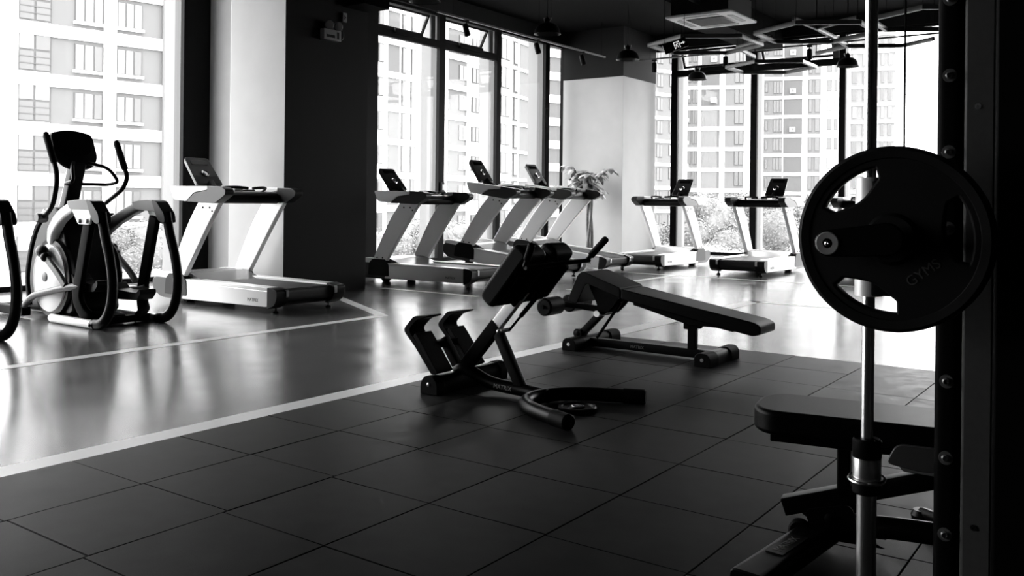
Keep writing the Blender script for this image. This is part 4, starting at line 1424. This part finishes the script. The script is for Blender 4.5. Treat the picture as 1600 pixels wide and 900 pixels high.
# ================================================================== OUTSIDE: ground, buildings, trees
GZ = -4.6
B().box((-170, -60, GZ - 0.3), (60, 230, GZ)).build('ground_outside', 'ground_pale', kind='structure')

def facade(name, P0, yawdeg, label, s0, s1, z0, z1, depth, fh, zoff, bays, bands, wallmat, bandmat, group='apartment blocks outside'):
    """local: s along +x, outward normal -y, origin on the ground at s = 0. Every storey is fh high; bays repeat on each storey"""
    # direction (sin yaw, cos yaw) is +x of the building
    rz = R(90 - yawdeg)
    t = thing(name, (P0[0], P0[1], GZ), label, 'building', group, (0, 0, rz))
    b = B().box((s0, 0, 0), (s1, depth, z1 - GZ))
    b.build('wall', wallmat, t)
    b = B()
    n0, n1 = int(math.floor((z0 - zoff) / fh)), int(math.ceil((z1 - zoff) / fh))
    for k in range(n0, n1):
        for (h0, h1) in bands:
            za, zb = zoff + k * fh + h0 - GZ, zoff + k * fh + h1 - GZ
            if za > 0 and zb < z1 - GZ:
                b.box((s0 - 0.05, -0.22, za), (s1 + 0.05, 0.02, zb))
    b.build('floor_band', bandmat, t)
    for bay_ in bays:
        kind = bay_[0]
        if kind == 'strip':              # vertical pilaster
            _, a, c, mt = bay_
            q = B().box((a, -0.30, 0), (c, 0.02, z1 - GZ))
            q.build('pilaster', mt, t)
        elif kind == 'panel':
            _, a, c, mt = bay_
            q = B().box((a, -0.06, 0), (c, 0.02, z1 - GZ))
            q.build('wall_panel', mt, t)
        elif kind == 'win':
            _, a, c, h0, h1, frame, glass, cols = bay_[:8]
            rows = bay_[8] if len(bay_) > 8 else 1
            sill = bay_[9] if len(bay_) > 9 else False
            for k in range(n0, n1):
                za, zb = zoff + k * fh + h0 - GZ, zoff + k * fh + h1 - GZ
                if za < 0.3 or zb > z1 - GZ:
                    continue
                q = B()
                ft = 0.06
                q.box((a, -0.13, za), (c, 0.01, zb))
                q.mi = 1
                w = (c - a) / cols
                hh = (zb - za) / rows
                for i in range(cols):
                    for r in range(rows):
                        q.mi = 2 if (i == cols - 1 and (k + cols) % 3 != 0) or (r == 0 and rows > 1) else 1
                        q.box((a + i * w + ft, -0.16, za + r * hh + ft), (a + (i + 1) * w - ft, -0.12, za + (r + 1) * hh - ft))
                        if r == 0 and rows > 1:
                            q.mi = 0
                            for g in (0.33, 0.66):
                                q.box((a + i * w, -0.19, za + g * hh), (a + (i + 1) * w, -0.16, za + g * hh + 0.05))
                if sill:
                    q.mi = 3
                    q.box((a - 0.08, -0.30, za - 0.16), (c + 0.08, 0.0, za))
                q.build('window', [frame, glass, 'b_glass_mid', 'b_white'], t)
        elif kind == 'balcony':
            _, a, c, h0, h1, mt = bay_
            for k in range(n0, n1):
                za, zb = zoff + k * fh + h0 - GZ, zoff + k * fh + h1 - GZ
                if za < 0.3 or zb > z1 - GZ:
                    continue
                q = B().box((a, -0.10, za), (c, 0.0, zb))
                q.mi = 1
                q.box((a + 0.3, -0.14, za), (a + 0.36, -0.10, zb))
                q.box((a, -0.55, za), (c, -0.50, za + 0.05))
                q.build('balcony', [mt, 'b_pale'], t)
        elif kind == 'unit':
            _, a, c, h0, h1, ks = bay_
            for k in ks:
                za, zb = zoff + k * fh + h0 - GZ, zoff + k * fh + h1 - GZ
                q = B().box((a, -0.50, za), (c, -0.1, zb))
                q.mi = 1
                q.lathe([(0.22, 0), (0.22, 0.02), (0, 0.02)], ((a + c) / 2, -0.5, (za + zb) / 2), (0, -1, 0), 16)
                q.build('cooling_unit', ['b_white', 'b_pale'], t)
    return t

W = 'win'
# block seen through the large left pane
facade('apartment_building', (-49.51, 28.385), 9.2, 'near pale apartment block with wide casement windows, filling the large left pane', -8.5, 6.6, -4.6, 30, 10, 2.93, 0.0,
       [('strip', -6.6, -3.58, 'b_white'), ('panel', -1.75, -0.46, 'b_pale'), ('panel', -0.46, 1.26, 'b_pale'), ('strip', 1.26, 1.98, 'b_white'), ('panel', 1.98, 4.9, 'b_pale'), ('strip', 4.9, 6.6, 'b_pale'),
        (W, -3.55, -1.78, 2.55, 4.95, 'b_casement', 'b_glass_light', 2, 2), (W, -0.44, 1.22, 2.86, 4.45, 'b_casement', 'b_glass_light', 3, 1, True), (W, 2.05, 3.62, 2.86, 4.45, 'b_casement', 'b_glass_light', 3, 1, True)],
       [(1.72, 2.45)], 'b_white', 'b_white')
# long white block through the opening windows
facade('apartment_building', (-51.645, 67.684), -4, 'long white apartment block with narrow window strips behind the opening windows', -24, 3.4, -4.6, 24, 10, 2.9, 0.4,
       [('panel', -11.2, -9.7, 'b_grey'), (W, -12.6, -11.9, 0.9, 2.5, 'b_dark', 'b_glass_dark', 1), (W, -9.4, -8.9, 0.3, 2.6, 'b_dark', 'b_glass_dark', 1), (W, -8.1, -7.45, 0.2, 2.7, 'b_dark', 'b_glass_mid', 1), ('panel', -2.3, 0.75, 'b_grey'),
        (W, -0.65, 0.70, 0.75, 2.25, 'b_casement', 'b_glass_mid', 2), (W, 1.6, 2.9, 0.75, 2.25, 'b_dark', 'b_glass_dark', 2)],
       [(2.62, 2.9), (-0.05, 0.25)], 'b_white', 'b_white')
facade('apartment_building', (-51.135, 74.97), -10, 'white apartment block with paired dark windows, seen through the tall bay', -2.8, 9.5, -4.6, 26, 10, 2.9, 0.7,
       [(W, -2.3, -0.3, 0.35, 2.45, 'b_dark', 'b_glass_dark', 2), ('panel', 0.5, 1.75, 'b_pale'), (W, 0.7, 1.6, 0.2, 2.5, 'b_dark', 'b_glass_dark', 1), ('panel', 2.3, 5.0, 'b_pale'), ('panel', 5.6, 8.8, 'b_pale')],
       [(2.55, 2.85)], 'b_white', 'b_white')
facade('apartment_building', (-59.3, 96.0), 20, 'banded block in the narrow pane beside the corner pillar', -5, 3.5, -4.6, 30, 5, 2.9, 0.2, [], [(1.9, 2.9)], 'b_pale', 'b_white')
# towers through the far windows
facade('apartment_tower', (-46.914, 101.814), 20, 'pale tower with small windows right of the corner pillar', -5, 4.2, -4.6, 36, 6, 2.9, 0.3,
       [('panel', -1.9, 3.0, 'b_pale'), (W, -1.2, -0.2, 0.7, 2.3, 'b_grey', 'b_glass_mid', 2), (W, 0.9, 1.6, 0.9, 2.3, 'b_casement', 'b_glass_light', 1), (W, 2.0, 2.8, 0.9, 2.3, 'b_casement', 'b_glass_light', 1)],
       [(2.5, 2.9)], 'b_white', 'b_white', 'towers outside')
facade('apartment_tower', (-47.378, 119.928), 67, 'tower with deep grey balconies behind the left of two far treadmills', -6.0, 5.2, -4.6, 42, 6, 2.9, 0.35,
       [('panel', -4.7, -2.75, 'b_pale'), (W, -4.3, -3.7, 0.5, 2.4, 'b_dark', 'b_glass_mid', 1), (W, -3.5, -2.85, 0.5, 2.4, 'b_grey', 'b_glass_mid', 2), ('balcony', -2.3, 0.25, 0.0, 2.35, 'b_grey'), ('panel', 1.0, 3.6, 'b_pale'), (W, 2.3, 3.5, 0.4, 2.4, 'b_dark', 'b_glass_mid', 2),
        ('unit', -1.0, -0.2, 0.5, 1.2, (5, 7))],
       [(2.4, 2.9)], 'b_white', 'b_white', 'towers outside')
facade('apartment_tower', (-41.529, 135.182), 70, 'tower with stacked grey balconies behind the right far treadmill', -7.2, 6.3, -4.6, 46, 12, 2.9, 0.1,
       [('panel', -4.5, -1.75, 'b_pale'), (W, -4.3, -3.9, 0.6, 2.1, 'b_grey', 'b_glass_mid', 1), (W, -3.1, -1.8, 0.4, 2.3, 'b_grey', 'b_glass_mid', 3), ('balcony', -1.6, 1.1, 0.0, 2.4, 'b_grey'), ('panel', 1.9, 3.7, 'b_pale'), (W, 2.0, 2.5, 0.4, 2.4, 'b_grey', 'b_glass_mid', 1), (W, 2.9, 3.6, 0.4, 2.4, 'b_pale', 'b_glass_mid', 1), (W, 4.6, 5.3, 0.6, 2.3, 'b_casement', 'b_glass_light', 1), (W, 5.6, 6.1, 0.6, 2.3, 'b_pale', 'b_glass_light', 1),
        ('unit', -0.7, 0.1, 0.4, 1.1, (0, 4, 6, 8))],
       [(2.45, 2.9)], 'b_white', 'b_white', 'towers outside')
facade('apartment_tower', (-37.204, 154.264), 70, 'faint far tower on either side of the chrome guide rod', -1.6, 5.6, -4.6, 44, 12, 2.9, 0.5,
       [(W, -1.0, -0.3, 0.5, 2.4, 'b_far_haze_glass', 'b_far_haze_glass', 1), (W, 0.6, 1.3, 0.5, 2.4, 'b_far_haze_glass', 'b_far_haze_glass', 1), (W, 3.4, 3.9, 0.5, 2.4, 'b_far_haze_glass', 'b_far_haze_glass', 1), (W, 4.5, 5.1, 0.5, 2.4, 'b_far_haze_glass', 'b_far_haze_glass', 1)],
       [(2.5, 2.9)], 'b_far_haze', 'b_white', 'towers outside')

# trees: leaf clusters on lumpy crowns
def crown_mesh(seed, mat):
    r_ = random.Random(seed)
    b = B()
    lobes = [(Vector((0, 0, 0.1)), 0.75)]
    for k in range(11):
        a = r_.uniform(0, 2 * PI)
        q = r_.uniform(0.3, 0.75)
        lobes.append((Vector((q * math.cos(a), q * math.sin(a), r_.uniform(-0.45, 0.5))), r_.uniform(0.28, 0.5)))
    for c, rad in lobes:
        b.ball(tuple(c), rad * 0.86, 14)
        for k in range(int(3600 * rad)):
            z = r_.uniform(-1, 1)
            a = r_.uniform(0, 2 * PI)
            n = Vector((math.sqrt(1 - z * z) * math.cos(a), math.sqrt(1 - z * z) * math.sin(a), z))
            p = c + n * rad * r_.uniform(0.82, 1.06)
            nn = (n + Vector((r_.uniform(-0.5, 0.5), r_.uniform(-0.5, 0.5), r_.uniform(-0.1, 0.7)))).normalized()
            ex = nn.cross(Vector((r_.uniform(-1, 1), r_.uniform(-1, 1), r_.uniform(-1, 1)))).normalized()
            ey = nn.cross(ex)
            L = r_.uniform(0.016, 0.036)
            b._f([b._v(p - ex * L), b._v(p - ey * L * 0.6), b._v(p + ex * L), b._v(p + ey * L * 0.6)])
    me = bpy.data.meshes.new('crown')
    b.bm.to_mesh(me)
    b.bm.free()
    me.materials.append(MATS[mat])
    return me
CROWNS = [crown_mesh(3, 'crown'), crown_mesh(8, 'crown'), crown_mesh(14, 'crown')]
PALE = [crown_mesh(21, 'crown_flare'), crown_mesh(27, 'crown_flare')]
bt = B().tube([(0, 0, 0), (0.02, 0.01, 0.5), (0, 0, 1.0)], [0.055, 0.042, 0.030], 10)
tmpo = bt.build('trunk', 'bark')
TRUNK = tmpo.data
bpy.data.objects.remove(tmpo)
def tree(x, y, ztop, rad, k, label, pale=False):
    """ztop: crown top; crown radius rad; trunk down to the ground outside"""
    t = thing('tree', (x, y, GZ), label, 'tree', 'trees outside')
    c = bpy.data.objects.new('crown', (PALE if pale else CROWNS)[k % (2 if pale else 3)])
    COL.objects.link(c)
    c.parent = t
    c.scale = (rad, rad, rad * 0.95)
    c.location = (0, 0, ztop - rad * 0.85 - GZ)
    c.rotation_euler = (0, 0, k * 1.3)
    s = bpy.data.objects.new('trunk', TRUNK)
    COL.objects.link(s)
    s.parent = t
    s.scale = (rad * 1.5, rad * 1.5, max(0.5, ztop - rad * 0.85 - GZ))
    return t
for k, (x, y, zt, rad, pale, lab) in enumerate([
    (-25.0, 15.2, 0.35, 1.5, False, 'leafy tree below the near apartment block, right of the white disc covers'),
    (-24.0, 16.4, 0.45, 1.6, False, 'leafy tree below the near apartment block, seen between the elliptical hoops'),
    (-26.5, 18.6, 0.15, 1.7, False, 'leafy tree below the near apartment block, behind the nearest treadmill console'),
    (-20.6, 13.6, -0.9, 1.5, True, 'pale low tree at the left of the large left pane'),
    (-19.8, 15.0, -1.0, 1.5, True, 'pale low tree behind the far elliptical hoop'),
    (-24.2, 28.2, -0.1, 1.9, False, 'tree at the left of the first opening window, behind the level treadmill'),
    (-24.4, 30.9, 0.45, 1.9, False, 'tree between the uprights of the level treadmill'),
    (-23.9, 33.6, 0.25, 1.9, False, 'tree behind the dark console of the raised treadmill'),
    (-22.8, 36.0, 0.1, 1.9, False, 'tree low in the second opening window'),
    (-23.5, 39.4, -0.2, 2.0, False, 'tree low in the tall bay, between the raised treadmills'),
    (-19.0, 25.6, -1.2, 1.6, True, 'pale low tree at the foot of the first opening window'),
    (-18.6, 29.4, -1.3, 1.6, True, 'pale low tree at the foot of the second opening window'),
    (-16.1, 39.0, 0.2, 2.0, False, 'tree in the narrow pane right of the corner pillar'),
    (-14.3, 40.2, 1.75, 2.3, False, 'broad tree left of the left end-on treadmill mast'),
    (-13.2, 42.6, 1.85, 2.3, False, 'broad tree right of the far treadmill console by the pillar'),
    (-11.6, 41.6, 1.15, 2.0, False, 'tree behind the mullion between the far treadmills'),
    (-10.8, 46.0, 1.2, 2.2, False, 'tree right of the second far treadmill console'),
    (-9.2, 45.2, 2.0, 2.4, False, 'tall tree just left of the weight plate'),
    (-6.9, 47.2, 1.6, 2.4, False, 'tree hidden mostly behind the weight plate'),
    (-8.8, 27.0, -0.2, 1.7, True, 'pale rounded tree in front, between the far treadmill masts'),
    (-10.4, 27.9, -0.5, 1.5, True, 'pale rounded tree beside the corner pillar'),
    (-7.4, 28.8, -0.35, 1.6, True, 'pale rounded tree behind the second far treadmill'),
    (-5.9, 29.6, -0.1, 1.6, True, 'pale rounded tree close to the left rim of the weight plate'),
]):
    tree(x, y, zt, rad, k, lab, pale)
